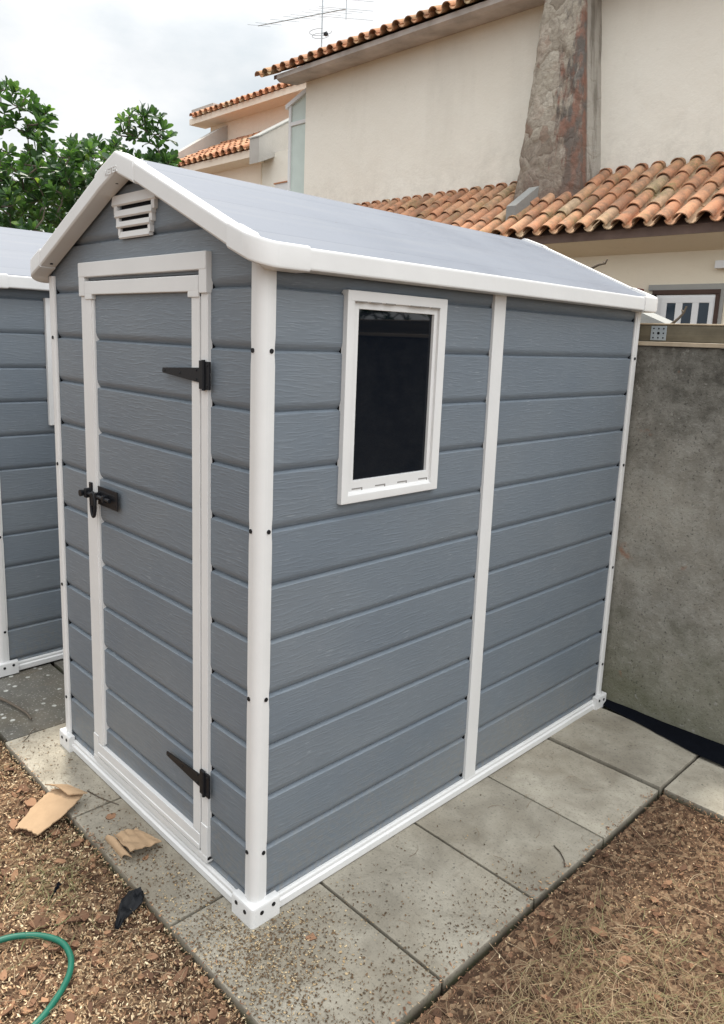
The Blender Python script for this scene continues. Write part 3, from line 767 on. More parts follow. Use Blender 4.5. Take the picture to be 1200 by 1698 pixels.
# lean-to roof
LE = (6.3, 2.80); LJ = (YW, 3.60)
b = MB(); b.prism([(LE[0]+.05, LE[1]-.012), (LJ[0], LJ[1]-.012), (LJ[0], LJ[1]-.10), (LE[0]+.05, LE[1]-.10)], 0, XL+.2, 4.5)
b.build('roof_deck', M['fascia'], H)
b = MB()
def skipc(x, y): return -4.22 < x < -3.34 and y > 6.86
tiled(b, XL+.3, 4.4, LE[0], LE[1], LJ[0], LJ[1], .213, .36, random.Random(11), skipc)
b.build('roof_tiles', M['tile'], H, smooth=50)
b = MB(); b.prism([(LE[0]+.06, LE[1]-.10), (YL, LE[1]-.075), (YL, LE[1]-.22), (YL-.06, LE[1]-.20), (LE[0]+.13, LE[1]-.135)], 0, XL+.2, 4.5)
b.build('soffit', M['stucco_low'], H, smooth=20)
# upper roof
UE = (7.02, 5.80); UJ = (11.0, 7.7)
b = MB(); b.prism([(UE[0]+.09, UE[1]+.01), (UJ[0], UJ[1]), (UJ[0], UJ[1]-.12), (UE[0]+.09, UE[1]-.055)], 0, -9.26, -4.05)
b.prism([(UE[0]+.05, UE[1]-.005), (UJ[0], UJ[1]), (UJ[0], UJ[1]-.12), (UE[0]+.05, UE[1]-.075)], 0, -3.55, 4.5)
b.build('roof_deck', M['fascia'], H)
b = MB(); tiled(b, -9.52, -4.15, UE[0], UE[1], UE[0]+1.3, UE[1]+.62, .225, .36, random.Random(12))
b.build('roof_tiles', M['tile'], H, smooth=50)
b = MB(); tiled(b, -3.45, 4.4, UE[0], UE[1], UE[0]+.9, UE[1]+.43, .225, .36, random.Random(13))
b.build('roof_tiles', M['tile'], H, smooth=50)
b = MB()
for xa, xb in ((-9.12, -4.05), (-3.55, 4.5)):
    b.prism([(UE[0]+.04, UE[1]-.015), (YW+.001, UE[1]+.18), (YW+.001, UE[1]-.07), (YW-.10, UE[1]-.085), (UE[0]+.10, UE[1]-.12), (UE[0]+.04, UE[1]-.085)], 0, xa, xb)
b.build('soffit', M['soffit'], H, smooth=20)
# chimney, tapered, stone clad
CZ = [2.9, 3.4, 3.9, 4.4, 4.9, 5.45, 6.2, 7.2]
b = MB(); rings = []
def plates(x, y, z):
    "overlapping irregular slabs of stone"
    q = Vector((x*1.0+.5*z*.35, y*.7, z*.62))*5.2+noise.noise_vector(Vector((x, y, z))*3.1)*.55
    dd, pp = noise.voronoi(q); edge = min(1, (dd[1]-dd[0])*3.2)
    h = noise.cell(Vector(pp[0])*7.3)
    return .022*(h-.4)*edge+.014*edge+.008*noise.noise((x*7, y*7, z*6))+.007*noise.noise((x*22, y*22, z*20))
for z in [2.9+.033*i for i in range(133)]:
    t0 = max(0, (5.6-z)/2.2)
    xl = -4.115-.135*min(1.25, t0)**1.2; xr = -3.555+.215*min(1.25, t0); yf = 7.10-.12*min(1.3, t0)
    ring = []; NX = 34
    for i in range(NX+1):
        u = i/NX; x = xl+(xr-xl)*u; rr = .055*(abs(2*u-1)**7)
        p_ = plates(x, 0, z); ring.append((x+(p_*.3 if i == NX else -p_*.3 if i == 0 else 0), yf+rr-p_, z))
    for y in (7.18, 7.26, 7.35, 7.44, 7.52): ring.append((xr+.006*noise.noise((xr*3, y*6, z*5)), y, z))
    for y in (7.52, 7.4, 7.28, 7.18): ring.append((xl+.010*noise.noise((xl*3, y*6, z*5)), y, z))
    rings.append(ring)
b.loft(rings)
b.build('chimney', M['chimney'], H, smooth=45)
# cement saddle kerb in front of the chimney
b = MB()
def kz(y): return LE[1]+(y-LE[0])*(.8/1.2)
q0 = Vector((-4.02, 6.58, 0)); 
kk = at(905, 299, 0, -3.86); pr = [(6.52, kz(6.52)+.02), (6.52, kz(6.52)+.235), (kk.y, kk.z), (kk.y, kz(kk.y)-.02)]
b.prism(pr, 0, -3.99, -3.86)
b.build('roof_kerb', M['conc_lt'], H, smooth=30)
# door in the lower wall
d = empty('door', (0, 0, 0)); d.parent = H; d.location = -H.location
def dbox(b, px0, px1, z0, z1, y0, y1, bev=.003):
    xa = at(px0, 500, 1, YL).x; xb = at(px1, 500, 1, YL).x; b.box((xa, y0, z0), (xb, y1, z1), bev)
zt = at(1130, 481, 1, YL).z
X = lambda px: at(px, 500, 1, YL).x
b = MB(); b.box((X(1074), YL-.02, zt-.001), (X(1202), YL+.01, zt+.055)); b.box((X(1192), YL-.02, 0), (X(1200), YL+.01, zt-.003)); b.build('door_surround', M['conc_lt'], d)
b = MB(); b.box((X(1082), YL-.035, zt-.045), (X(1194), YL, zt), .003); b.box((X(1187), YL-.034, 0), (X(1194), YL, zt-.047), .003)
b.build('door_frame', M['brown'], d)
b = MB(); z1 = zt-.062
b.box((X(1089), YL-.026, 0), (X(1187), YL-.001, z1+.010), .003)
b.box((X(1098), YL-.034, z1-.068), (X(1185), YL-.002, z1-.01), .004)
pan = ((1108, 1122.5), (1134, 1150), (1161, 1178))
for a, c in ((1098, 1108), (1122.5, 1134), (1150, 1161), (1178, 1185)): b.box((X(a), YL-.0335, .1), (X(c), YL-.003, z1-.067), .003)
b.build('door_leaf', M['frame'], d, smooth=40)
for a, c in pan:
    b = MB(); b.box((X(a)+.002, YL-.0295, .3), (X(c)-.002, YL-.027, z1-.07)); b.build('pane', M['pane_dark'], d)
b = MB(); pz0, pz1 = at(1190, 446, 1, YL).z, at(1190, 433, 1, YL).z
b.box((X(1181), YL-.06, pz0), (X(1206), YL, pz1), .004); b.build('wall_box', M['frame'], H)
b = MB(); b.box((X(1050), YL-.16, at(1085, 506, 1, YL).z-.5), (X(1087.5), YL-.001, at(1085, 489, 1, YL).z), .006)
ob = tag(b.build('meter_box', M['black']), 'dark box with a red lid on the wall left of the house door', 'box')
c = MB(); c.box((X(1053), YL-.14, at(1060, 489, 1, YL).z+.004), (X(1067), YL-.02, at(1060, 480, 1, YL).z), .004)
c.build('lid', m_plain('red_plastic', (.20, .025, .02), .5), ob)
# sloping parapet beyond the timber
b = MB(); A = at(1040, 508, 1, 3.4); B = at(1112, 541, 1, 3.4)
b.prism([(A.x-.5, 0), (A.x-.5, A.z+.12), (A.x, A.z), (B.x+.4, B.z-.16), (B.x+.4, 0)], 1, 3.4, 3.62)
o = b.build('parapet', M['conc_lt']); tag(o, 'low sloping cement parapet in the yard, just beyond the timber beam', 'parapet')
# glazed enclosure on the left flank
g = empty('glazed_bay', (0, 0, 0)); g.parent = H; g.location = -H.location
YG = 7.62; xl = at(480, 205, 1, YG).x; xr = XL
zt0 = at(478, 178, 1, YG).z; zt1 = at(506, 149, 1, YG).z; zm = at(495, 203, 1, YG).z
b = MB(); 
b.box((xl-.03, YG, 0), (xl+.03, YG+.06, zt0+.05), .004); b.box((xr-.045, YG+.001, 0), (xr-.002, YG+.061, zt1), .004)
b.box((xl+.028, YG+.002, zm-.03), (xr-.043, YG+.058, zm+.03), .004)
b.loft([[(xl-.10, YG-.02, zt0-.03), (xl-.10, YG+1.6, zt0-.03), (xl-.10, YG+1.6, zt0+.04), (xl-.10, YG-.02, zt0+.04)],
        [(xr-.001, YG-.02, zt1-.01), (xr-.001, YG+1.6, zt1-.01), (xr-.001, YG+1.6, zt1+.06), (xr-.001, YG-.02, zt1+.06)]])
b.box((xl-.03, YG+1.5, 0), (xl+.03, YG+1.56, zt0+.03)); b.box((xl-.028, YG+.06, zm-.03), (xl+.028, YG+1.5, zm+.03))
b.build('bay_frame', M['frame'], g, smooth=30)
b = MB(); b.add([(xl+.03, YG+.03, 0), (xr-.045, YG+.03, 0), (xr-.045, YG+.03, zt1), (xl+.03, YG+.03, zt0)], [(0, 1, 2, 3)])
b.add([(xl+.03, YG+.035, 0), (xr-.045, YG+.035, 0), (xr-.045, YG+.035, zt1), (xl+.03, YG+.035, zt0)], [(3, 2, 1, 0)])
b.add([(xl, YG+.06, 0), (xl, YG+1.5, 0), (xl, YG+1.5, zt0), (xl, YG+.06, zt0)], [(0, 1, 2, 3)])
b.build('bay_pane', M['pane_far'], g)

# ------------------------------------------------------------------ television antenna on the house
YA = 8.0
an = empty('tv_antenna', at(533, 66, 1, YA), 'thin metal television antenna with many rods on the house roof', 'antenna')
b = MB(); q0 = at(533, 75, 1, YA); q0.z -= .3; q1 = at(534, -30, 1, YA); q1.x = q0.x; b.tube([q0, q1], .011, 8); b.build('mast', M['zinc'], an)
b = MB(); b0 = at(428, 43, 1, YA); b1 = at(574, 15, 1, YA); b.tube([b0, b1], .010, 6)
b.build('boom', M['zinc'], an)
b = MB(); dirn = (b1-b0)
for k, t_ in enumerate((.01, .13, .33, .50, .60, .74, .84, .93)):
    c = b0+dirn*t_; hl = .17+.020*k
    b.tube([c+Vector((-hl*.75, -hl, .00)), c+Vector((hl*.75, hl, 0))], .0035, 5)
b.tube([b1+Vector((0, 0, .24)), b1+Vector((0, 0, -.16))], .007, 6)
for dz in (-.14, .0, .14): b.tube([b1+Vector((-.28, -.35, dz)), b1+Vector((.28, .35, dz))], .004, 5)
b.build('element', M['zinc'], an)
b = MB(); c0 = at(533, 56, 1, YA)
for (w, h, dz) in ((.20, .075, .03), (.15, .05, -.03)):
    pts = [c0+Vector((-.03+w*math.cos(a), w*.9*math.sin(a), dz+h*.25*math.sin(a))) for a in [.6+5.1*k/18 for k in range(19)]]
    b.tube(pts, .0035, 5)
b.tube([c0, c0+Vector((.14, 0, 0))], .005, 6); b.box(c0+Vector((.08, -.03, -.06)), c0+Vector((.14, .03, -.01)), .006)
b.build('loop_dipole', M['cap'], an)

# ------------------------------------------------------------------ neighbour house far left
F = empty('neighbour_house', (-14, 10, 0), 'distant peach house with orange tiled roofs, left of the big cream house', 'house')
YF = 8.6
b = MB(); b.box((-16.2, 10.4, 0), (-10.6, 15, 6.80)); b.build('upper_wall', M['stucco_far'], F)
b = MB(); b.box((-15.5, 8.92, 0), (-12.02, 10.399, 5.45)); b.build('lower_wall', M['stucco_far'], F)
b = MB(); b.box((-12.019, 8.95, 0), (-9.9, 10.398, 5.28)); b.build('side_wall', M['stucco'], F)
b = MB(); b.prism([(9.93, 6.79), (10.41, 6.80), (10.41, 6.97), (9.93, 6.93)], 0, -16.45, -10.4); b.build('eave', M['stucco_far'], F)
b = MB(); b.prism([(10.0, 6.92), (14, 8.6), (14, 8.5), (10.0, 6.85)], 0, -16.3, -10.4); tiled(b, -16.25, -10.4, 9.90, 6.93, 10.9, 7.34, .225, .40, random.Random(21))
b.build('roof_tiles', M['tile_far'], F, smooth=50)
b = MB(); b.box((-16.43, 9.98, 6.98), (-15.45, 10.12, 7.16)); b.build('roof_parapet', M['stucco_stain'], F)
b = MB(); b.prism([(8.585, 5.17), (8.93, 5.12), (8.93, 5.44), (8.585, 5.318)], 0, -15.4, -11.93); b.build('eave', M['stucco_far'], F)
b = MB(); b.prism([(8.62, 5.335), (10.4, 6.24), (10.4, 6.14), (8.62, 5.24)], 0, -15.4, -11.95); tiled(b, -15.3, -12.02, 8.56, 5.33, 10.4, 6.27, .225, .37, random.Random(22))
b.build('roof_tiles', M['tile_far'], F, smooth=50)
b = MB(); b.prism([(8.55, 5.02), (8.55, 5.50), (10.45, 6.62), (10.45, 6.10), (9.0, 5.22)], 0, -11.92, -11.60); b.build('verge_wall', M['stucco_stain'], F)
b = MB(); b.prism([(8.54, 5.502), (10.45, 6.63), (10.45, 6.66), (8.54, 5.53)], 0, -11.95, -11.58); b.build('coping', M['conc_lt'], F)
b = MB(); b.prism([(8.6, 5.2), (8.6, 5.55), (10.2, 6.62), (10.41, 6.72), (10.41, 6.0)], 0, -15.75, -15.42); b.build('verge_wall', M['stucco_stain'], F)
w = empty('window', (0, 0, 0)); w.parent = F; w.location = -F.location
wp = [at(458, 309, 1, 8.93), at(476, 316, 1, 8.93)]
b = MB(); b.box((wp[0].x, 8.90, wp[0].z-.6), (wp[1].x+.3, 8.94, wp[0].z+.03)); b.build('frame', M['frame'], w)
b = MB(); b.box((wp[0].x-.03, 8.88, wp[0].z+.03), (wp[1].x+.3, 8.94, wp[0].z+.055)); b.build('lintel', M['tile_far'], w)

# ------------------------------------------------------------------ shrubs and trees
def leaf(b, p, d, up, L, w, tone, curl=.15):
    d = d.normalized(); s = d.cross(up).normalized() if abs(d.dot(up)) < .98 else d.orthogonal().normalized(); n = s.cross(d)
    P = lambda t, o, h=0: p+d*(L*t)+s*(w*o)+n*(h*L)
    vs = [P(0, 0), P(.35, -.30, .02), P(.70, -.50, .0), P(.93, -.30, -curl*.5), P(1, 0, -curl*.7), P(.93, .30, -curl*.5), P(.70, .50, .0), P(.35, .30, .02), P(.45, 0, -.035), P(.75, 0, -.05)]
    b.add(vs, [(0, 1, 8), (0, 8, 7), (1, 2, 9, 8), (8, 9, 6, 7), (2, 3, 4, 9), (9, 4, 5, 6)], tone=tone)
def rosette(b, p, axis, rng, n=12, L=.085, young=.15, base=.30):
    axis = axis.normalized(); a0 = rng.random()*6.28; o = axis.orthogonal().normalized(); q = axis.cross(o)
    yy = rng.random() < young
    for k in range(n):
        a = a0+k*2.4; tilt = .2+1.0*k/n+rng.uniform(-.15, .25)      # inner leaves upright, outer spread
        d = axis*math.cos(tilt)+(o*math.cos(a)+q*math.sin(a))*math.sin(tilt)
        LL = L*rng.uniform(.75, 1.2)*(.7+.4*k/n)
        tn = base+rng.uniform(-.25, .2)+(.45*(1-k/n) if yy else 0)
        leaf(b, p-axis*(.02+.035*k/n), d, axis, LL, LL*.44, min(1, max(0, tn)), rng.uniform(.05, .4))
def shrub(name, label, base, tips, rng, group=None, L=.085, young=.2, trunk_r=.03, forks=5, nleaf=12):
    o = empty(name, base, label, 'shrub', group)
    f = MB(); t = MB(); base = Vector(base)
    c = sum((Vector(p) for p in tips), Vector())/len(tips)
    fk = []
    for k in range(forks):
        p = Vector(tips[int(rng.random()*len(tips))]); j = base.lerp(p, .55); j.z = base.z+(p.z-base.z)*.6; fk.append(j)
        m = base.lerp(j, .5)+Vector((rng.uniform(-.08, .08), rng.uniform(-.08, .08), .05))
        t.tube([base, m, j], [trunk_r, trunk_r*.75, trunk_r*.5], 7, tone=rng.random())
    nodes = [q.copy() for q in fk]
    for p in sorted((Vector(p) for p in tips), key=lambda q: (q-base).length):
        j = min(nodes, key=lambda q: (q-p).length+.35*max(0, q.z-p.z)); L_ = (j-p).length
        e = p-Vector((0, 0, .015)); ax = Vector((rng.uniform(-.5, .5), rng.uniform(-.5, .5), .75))
        if L_ > .03:
            m = j.lerp(e, .55)+Vector((rng.uniform(-.12, .12), rng.uniform(-.12, .12), rng.uniform(-.10, .02)))*L_
            t.tube([j, m, e], [.0075, .0055, .0038], 5, tone=rng.random(), caps=False)
            ax = (e-m).normalized()*.7+ax*.6
        nodes.append(e)
        rosette(f, p, ax, rng, nleaf, L*rng.uniform(.85, 1.15), young)
    t.build('trunk', M['branch'], o, smooth=60); f.build('foliage', M['leaf'], o, fix=False)
    return o
rng = random.Random(7)
GRP = 'leafy shrubs behind the second shed'
def scatter(pix, n, tr, rng, jit=10):
    out = []
    for i in range(n):
        (x, y) = pix[i % len(pix)] if i < len(pix) else pix[int(rng.random()*len(pix))]
        j = jit if i >= len(pix) else 3
        out.append(far(x+rng.uniform(-j, j), y+rng.uniform(-j, j), rng.uniform(*tr)))
    return out
def region(x0, x1, ytop, y1, n, tr, rng):
    out = []
    while len(out) < n:
        x = rng.uniform(x0, x1); y = rng.uniform(150, y1)
        if y > ytop(x): out.append(far(x, y, rng.uniform(*tr)))
    return out
topA = lambda x: 258+8*math.sin(x*.11)+6*math.sin(x*.27) if x > -10 else 235
tipsA = scatter([(2, 150), (14, 138), (28, 146), (44, 158), (18, 165), (36, 172), (8, 184), (30, 192), (52, 182), (56, 170), (4, 205), (22, 208), (44, 205),
                 (66, 188), (78, 180), (72, 202), (58, 214), (86, 196), (64, 228), (48, 222), (78, 236), (86, 246), (66, 244)], 30, (6.0, 6.35), rng, 5)
tipsA += region(-110, 88, lambda x: topA(x)-10, 400, 260, (5.7, 6.9), rng)
shrub('pittosporum_shrub', 'tall leafy shrub at the left edge with a high leaf cluster against the sky', (-5.35, 1.5, -.05), tipsA, rng, GRP, .105, .45, .045, 9, 9)
tipsB = region(82, 196, lambda x: 236+7*math.sin(x*.15)+(10 if x < 110 else 0), 395, 215, (5.6, 7.0), rng)
shrub('pittosporum_shrub', 'dense green shrub between the two sheds, behind the left slope of the near roof', (-4.75, 1.9, -.05), tipsB, rng, GRP, .098, .45, .045, 8, 9)
tipsC = scatter([(202, 196), (214, 186), (226, 180), (212, 205), (198, 214), (192, 218), (222, 198), (236, 188), (248, 184), (258, 190), (266, 198), (244, 200), (232, 212),
                 (254, 208), (270, 212), (280, 224), (262, 222), (246, 222), (216, 222), (272, 232), (240, 232), (225, 226), (262, 236)], 23, (6.0, 6.25), rng, 4)
tipsC += scatter([(196, 250), (184, 246), (206, 256), (218, 262), (232, 260), (245, 266), (262, 262), (272, 258), (284, 264), (290, 272), (266, 272), (280, 276), (250, 278), (225, 275)], 26, (6.0, 6.4), rng, 5)
tipsC += region(190, 330, lambda x: 282+(x-190)*.15, 420, 130, (6.0, 7.0), rng)
shrub('pittosporum_shrub', 'shrub with one rounded leaf tuft rising above the near shed ridge', (-4.4, 2.45, -.05), tipsC, rng, GRP, .098, .5, .04, 7, 9)
# background layer: more distant hedge mass keeps the lower gaps green
tipsD = [far(x, y, rng.uniform(7.2, 9.0)) for x, y in ((rng.uniform(-160, 250), rng.uniform(275, 420)) for _ in range(330))]
shrub('hedge_shrub', 'dark hedge filling the gaps behind the leafy shrubs on the left', (-6.6, 2.3, -.05), tipsD, rng, None, .10, .05, .05, 8, 13)
# shrub to the right beyond the wall (seen mirrored in the shed window)
tipsE = [(3.4+rng.gauss(0, .7), 3.2+rng.gauss(0, .6), 2.1+rng.gauss(0, .45)) for _ in range(260)]
shrub('pittosporum_shrub', 'leafy shrub beyond the right end of the concrete wall, mirrored in the shed window', (3.4, 3.2, -.05), tipsE, rng, None, .09, .25, .045, 8, 12)
# bare shoots
def shoot(pts, label, y, r=.006):
    P = [at(px, py, 1, y) for px, py in pts]; P[0:0] = [P[0]+Vector((-.08, 0, -.35))]
    b = MB(); b.tube(P, [r*1.6]+[r*(1.25-.8*i/len(pts)) for i in range(len(pts))], 7, tone=.6)
    b.tube([P[-2], P[-2]+Vector((-.016, .01, .010))], [r, r*.5], 6)
    tag(b.build('bare_shoot', M['branch'], smooth=60), label, 'twig', 'bare shoots behind the wall')
shoot([(970, 450), (984, 443), (993, 439), (1003, 437), (1007, 430)], 'brown forked bare shoot rising behind the back of the near roof', 2.35)
shoot([(1108, 541), (1118, 534), (1126, 527), (1134, 518), (1138, 508)], 'pale bare shoot in front of the house door, above the timber beam', 2.25)

# ------------------------------------------------------------------ litter : bark mulch, needles, grass, husks (uncountable)
rng = random.Random(31)
def in_bed(x, y):
    if -1.36 < x < .50 and y > -.178: return False
    if x <= -1.36 and y > -.17+.03*math.sin(x*9): return False
    if x >= .47 and y > 1.495: return False
    if x > .5 and y < 1.495: return True
    return y < -.178
def pz(x, y):
    "height of the litter bed"
    h = -.030+.012*noise.noise((x*3, y*3, 0))
    # litter heaps up against the slab edges
    if x > .49: h += .021+.009*max(0, 1-(x-.49)/.15)
    if y < -.18 and x < .5: h += .006*max(0, 1-(-.18-y)/.1)
    return h
def flake(b, p, s, asp, rng, tone, tilt=.45, n=6, mi=0, thick=False):
    yaw = rng.uniform(0, 6.28); M3 = Matrix.Rotation(yaw, 3, 'Z') @ Matrix.Rotation(rng.gauss(0, tilt), 3, 'X') @ Matrix.Rotation(rng.gauss(0, tilt), 3, 'Y')
    vs = []
    for k in range(n):
        a = 2*math.pi*k/n; r = s*rng.uniform(.6, 1.1)
        vs.append(p+M3 @ Vector((math.cos(a)*r, math.sin(a)*r*asp, rng.uniform(-.1, .1)*s)))
    b.add(vs, [tuple(range(n))], tone=tone)
    if thick:
        vs2 = [v-Vector((0, 0, s*.22)) for v in vs]
        b.add(vs+vs2, [(k, (k+1) % n, n+(k+1) % n, n+k) for k in range(n)], tone=max(0, tone-.2))
b = MB()
areas = [(-1.75, .6, -.95, -.17, 46000), (.48, 1.75, -.95, 1.5, 60000), (-.2, .6, -.9, -.18, 4000)]
bed = MB()
# the bed itself, lumpy
for (x0, x1, y0, y1, n) in areas[:2]:
    nx, ny = int((x1-x0)/.02), int((y1-y0)/.02); rows = []
    for i in range(nx+1):
        x = x0+(x1-x0)*i/nx
        rows.append([(x, y0+(y1-y0)*j/ny, (pz(x, y0+(y1-y0)*j/ny)-.006+.006*noise.noise((x*40, j*.8, 2))) if in_bed(x, y0+(y1-y0)*j/ny) else -.047) for j in range(ny+1)])
    bed.loft(rows, closed=False, caps=False, tone=.3)
for (x0, x1, y0, y1, n) in areas:
    for _ in range(n):
        x, y = rng.uniform(x0, x1), rng.uniform(y0, y1)
        if not in_bed(x, y): continue
        right = x > .48 and y > -.3; u = rng.random(); cl_ = noise.noise((x*5, y*5, 7))
        big = rng.random() < .016
        s = rng.uniform(.009, .022) if big else rng.uniform(.0026, .0080)*(.78 if right else 1)
        if big and right: s *= .8
        if big: tone = rng.choice((.1, .2, .3, .42, .5)) if not right else rng.choice((.05, .12, .2, .3, .42)); asp = rng.uniform(.4, .85)
        else:
            tone = min(1, max(0, rng.gauss(.70+.24*cl_, .27) if not right else (rng.gauss(.31+.26*cl_, .20) if rng.random() > .07 else rng.uniform(.65, 1)))); asp = rng.uniform(.16, .5)
        flake(b, Vector((x, y, pz(x, y)+rng.uniform(-.002, .013))), s, asp, rng, tone, .30 if big else .75, 7 if big else 5, thick=big)
for _ in range(150):                                 # big curled bark plates
    x, y = (rng.uniform(-1.6, .3), rng.uniform(-.9, -.2)) if rng.random() < .6 else (rng.uniform(.55, 1.6), rng.uniform(-.7, 1.35))
    if in_bed(x, y): flake(b, Vector((x, y, pz(x, y)+.012)), rng.uniform(.018, .034), rng.uniform(.35, .65), rng, rng.choice((.12, .2, .3, .38, .45)), .22, 9, thick=True)
for _ in range(420):                                 # bits spilled over the slab edges
    if rng.random() < .6: x, y = .485-abs(rng.gauss(0, .018)), rng.uniform(-.18, 1.45)
    else: x, y = rng.uniform(-1.3, .45), -.185+abs(rng.gauss(0, .010))
    flake(b, Vector((x, y, .004)), rng.uniform(.003, .008), rng.uniform(.2, .6), rng, rng.uniform(.1, .8), .2, 5)
tag(bed.build('mulch_bed', M['bed']), kind='structure')
tag(b.build('bark_mulch', M['mulch'], fix=False), 'brown bark mulch and pale wood shreds covering the ground around the slabs', 'mulch', kind='stuff')

def strand(b, p, d, L, w, bend, tone, rise=.0, n=4):
    d = Vector((d[0], d[1], 0)).normalized(); s = Vector((-d.y, d.x, 0)); vs = []
    for i in range(n+1):
        u = i/n; c = p+d*(L*(u-.5))+s*(bend*L*(u-.5)**2*4)+Vector((0, 0, rise*math.sin(u*math.pi) if rise < .02 else rise*u))
        ww = w*(1-.6*u); vs += [c-s*ww, c+s*ww+Vector((0, 0, ww*.8))]
    b.add(vs, [(2*i, 2*i+1, 2*i+3, 2*i+2) for i in range(n)], tone=tone)
b = MB()
for (x0, x1, y0, y1, n) in ((-1.9, .3, -.95, -.17, 1800), (.52, 1.8, -.9, 1.35, 2600), (.6, 1.5, -.2, .75, 2600)):
    for _ in range(n):
        x, y = rng.uniform(x0, x1), rng.uniform(y0, y1)
        if not in_bed(x, y): continue
        if x < .3 and noise.noise((x*3, y*3, 2)) < -.15 and rng.random() < .7: continue
        a = rng.uniform(0, 6.28); L = rng.uniform(.04, .12)
        strand(b, Vector((x, y, pz(x, y)+rng.uniform(.006, .020))), (math.cos(a), math.sin(a)), L, rng.uniform(.0005, .0009), rng.uniform(-.16, .16), rng.random()*.8, rng.uniform(.0, .010))
for _ in range(110):                                  # a few lie on the slabs
    x, y = (rng.uniform(-1.35, .45), rng.uniform(-.17, -.03)) if rng.random() < .7 else (rng.uniform(.03, .46), rng.uniform(.0, 1.4))
    a = rng.uniform(0, 6.28); strand(b, Vector((x, y, .0035)), (math.cos(a), math.sin(a)), rng.uniform(.02, .08), .0007, rng.uniform(-.5, .5), rng.uniform(0, .5), .002)
tag(b.build('pine_needles', M['needle'], fix=False), 'dry tan pine needles strewn over the mulch', 'pine needles', kind='stuff')
b = MB()
for _ in range(2600):
    r = rng.random()
    if r < .82: x, y = rng.gauss(1.02, .25), rng.gauss(.28, .35)
    elif r < .93: x, y = rng.gauss(-1.28, .08), rng.gauss(-.36, .05)
    else: x, y = rng.gauss(-.55, .12), rng.gauss(-.35, .1)
    if not in_bed(x, y) or (x > 0 and x < .6): continue
    a = rng.uniform(0, 6.28); g_ = max(0, noise.noise((x*4, y*4, 9)))
    strand(b, Vector((x, y, pz(x, y)+.006)), (math.cos(a), math.sin(a)), rng.uniform(.035, .085), rng.uniform(.0007, .0013), rng.uniform(-.28, .28), min(1, rng.random()*.5+g_*.8), rng.uniform(.008, .045), 5)
tag(b.build('dry_grass', M['grass'], fix=False), 'sparse dry and green grass blades growing through the mulch', 'grass', kind='stuff')
b = MB(); k = 0
while k < 5000:
    r = rng.random()
    if r < .52: x, y = rng.gauss(.10, .13), rng.gauss(-.04, .11)
    elif r < .74: x, y = rng.uniform(-.6, .45), rng.uniform(-.18, -.03)
    elif r < .82: x, y = .45-abs(rng.gauss(0, .07)), rng.uniform(-.1, .75)
    elif r < .92: x, y = rng.uniform(.03, .47), -.1+abs(rng.gauss(0, .42))
    else: x, y = rng.uniform(-1.36, -.4), rng.uniform(-.18, -.02)
    if not (-1.37 < x < .475 and -.18 < y < 1.45): continue
    if (x < .032 and y > -.032): continue
    if not -.135 < x and y > .0: continue
    k += 1
    pale = rng.random() < (.30 if x*x+y*y < .12 else .10)
    flake(b, Vector((x, y, .0028+rng.uniform(0, .0015))), rng.uniform(.0018, .0052), rng.uniform(.3, .8), rng, rng.uniform(.75, 1) if pale else rng.uniform(0, .55), .22, 5)
tag(b.build('seed_husks', M['husk'], fix=False), 'small brown husks and wood crumbs scattered on the slabs', 'husks', kind='stuff')

# ------------------------------------------------------------------ countable litter
def sheet(outline_fn, nu, nv, th, M_, name, label, cat):
    "thin solid sheet from a parametric surface"
    b = MB(); top = [[Vector(outline_fn(i/nu, j/nv)) for j in range(nv+1)] for i in range(nu+1)]
    bot = [[p-Vector((0, 0, th)) for p in r] for r in top]; n = nv+1
    vs = [p for r in top for p in r]+[p for r in bot for p in r]; o = n*(nu+1); fs = []
    for i in range(nu):
        for j in range(nv):
            a = i*n+j; fs.append((a, a+1, a+n+1, a+n)); fs.append((o+a, o+a+n, o+a+n+1, o+a+1))
    for j in range(nv): fs.append((j, o+j, o+j+1, j+1)); a = nu*n+j; fs.append((a, a+1, o+a+1, o+a))
    for i in range(nu): a = i*n; fs.append((a, a+n, o+a+n, o+a)); a = i*n+nv; fs.append((a, o+a, o+a+n, a+n))
    b.add(vs, fs); return tag(b.build(name, M_, smooth=35), label, cat)
# folded strip of cardboard: main leaf on the mulch, upper flap bent back over the slab edge
c00, c10 = at(25, 1373, 2, -.008), at(62, 1384, 2, -.008)     # near, lower end
c01, c11 = at(88, 1307, 2, .024), at(138, 1316, 2, .036)      # fold
def card1(u, v):
    a = c00.lerp(c01, v); c = c10.lerp(c11, v)+(c10-c00)*(.22*math.sin(v*math.pi)); w = a.lerp(c, u)
    w.z += .010*math.sin(u*math.pi)*(1-v*.6)+.010*math.sin(v*math.pi)+.003*noise.noise((u*9, v*6, 1))
    if u in (0, 1) or v == 0: w += Vector((.007*noise.noise((u*7+v*14, 3, 0)), .007*noise.noise((u*9, v*13, 4)), 0))
    return w
sheet(card1, 14, 20, .004, M['card'], 'cardboard_strip', 'torn flat cardboard strip lying from the mulch onto the slab edge', 'cardboard')
f0, f1, f2, f3 = at(74, 1300, 2, .040), at(113, 1317, 2, .050), at(145, 1314, 2, .050), at(112, 1300, 2, .044)
def card1b(u, v):
    p = f0.lerp(f1, u).lerp(f3.lerp(f2, u), v); p.z += .012*math.sin(u*3.14)*(1-v)+.003*noise.noise((u*8, v*5, 2)); return p
o = sheet(card1b, 12, 8, .004, M['card'], 'flap', None, None)
strip = bpy.data.objects['cardboard_strip']; o.parent = strip
for k in ('label', 'category'):
    if k in o: del o[k]
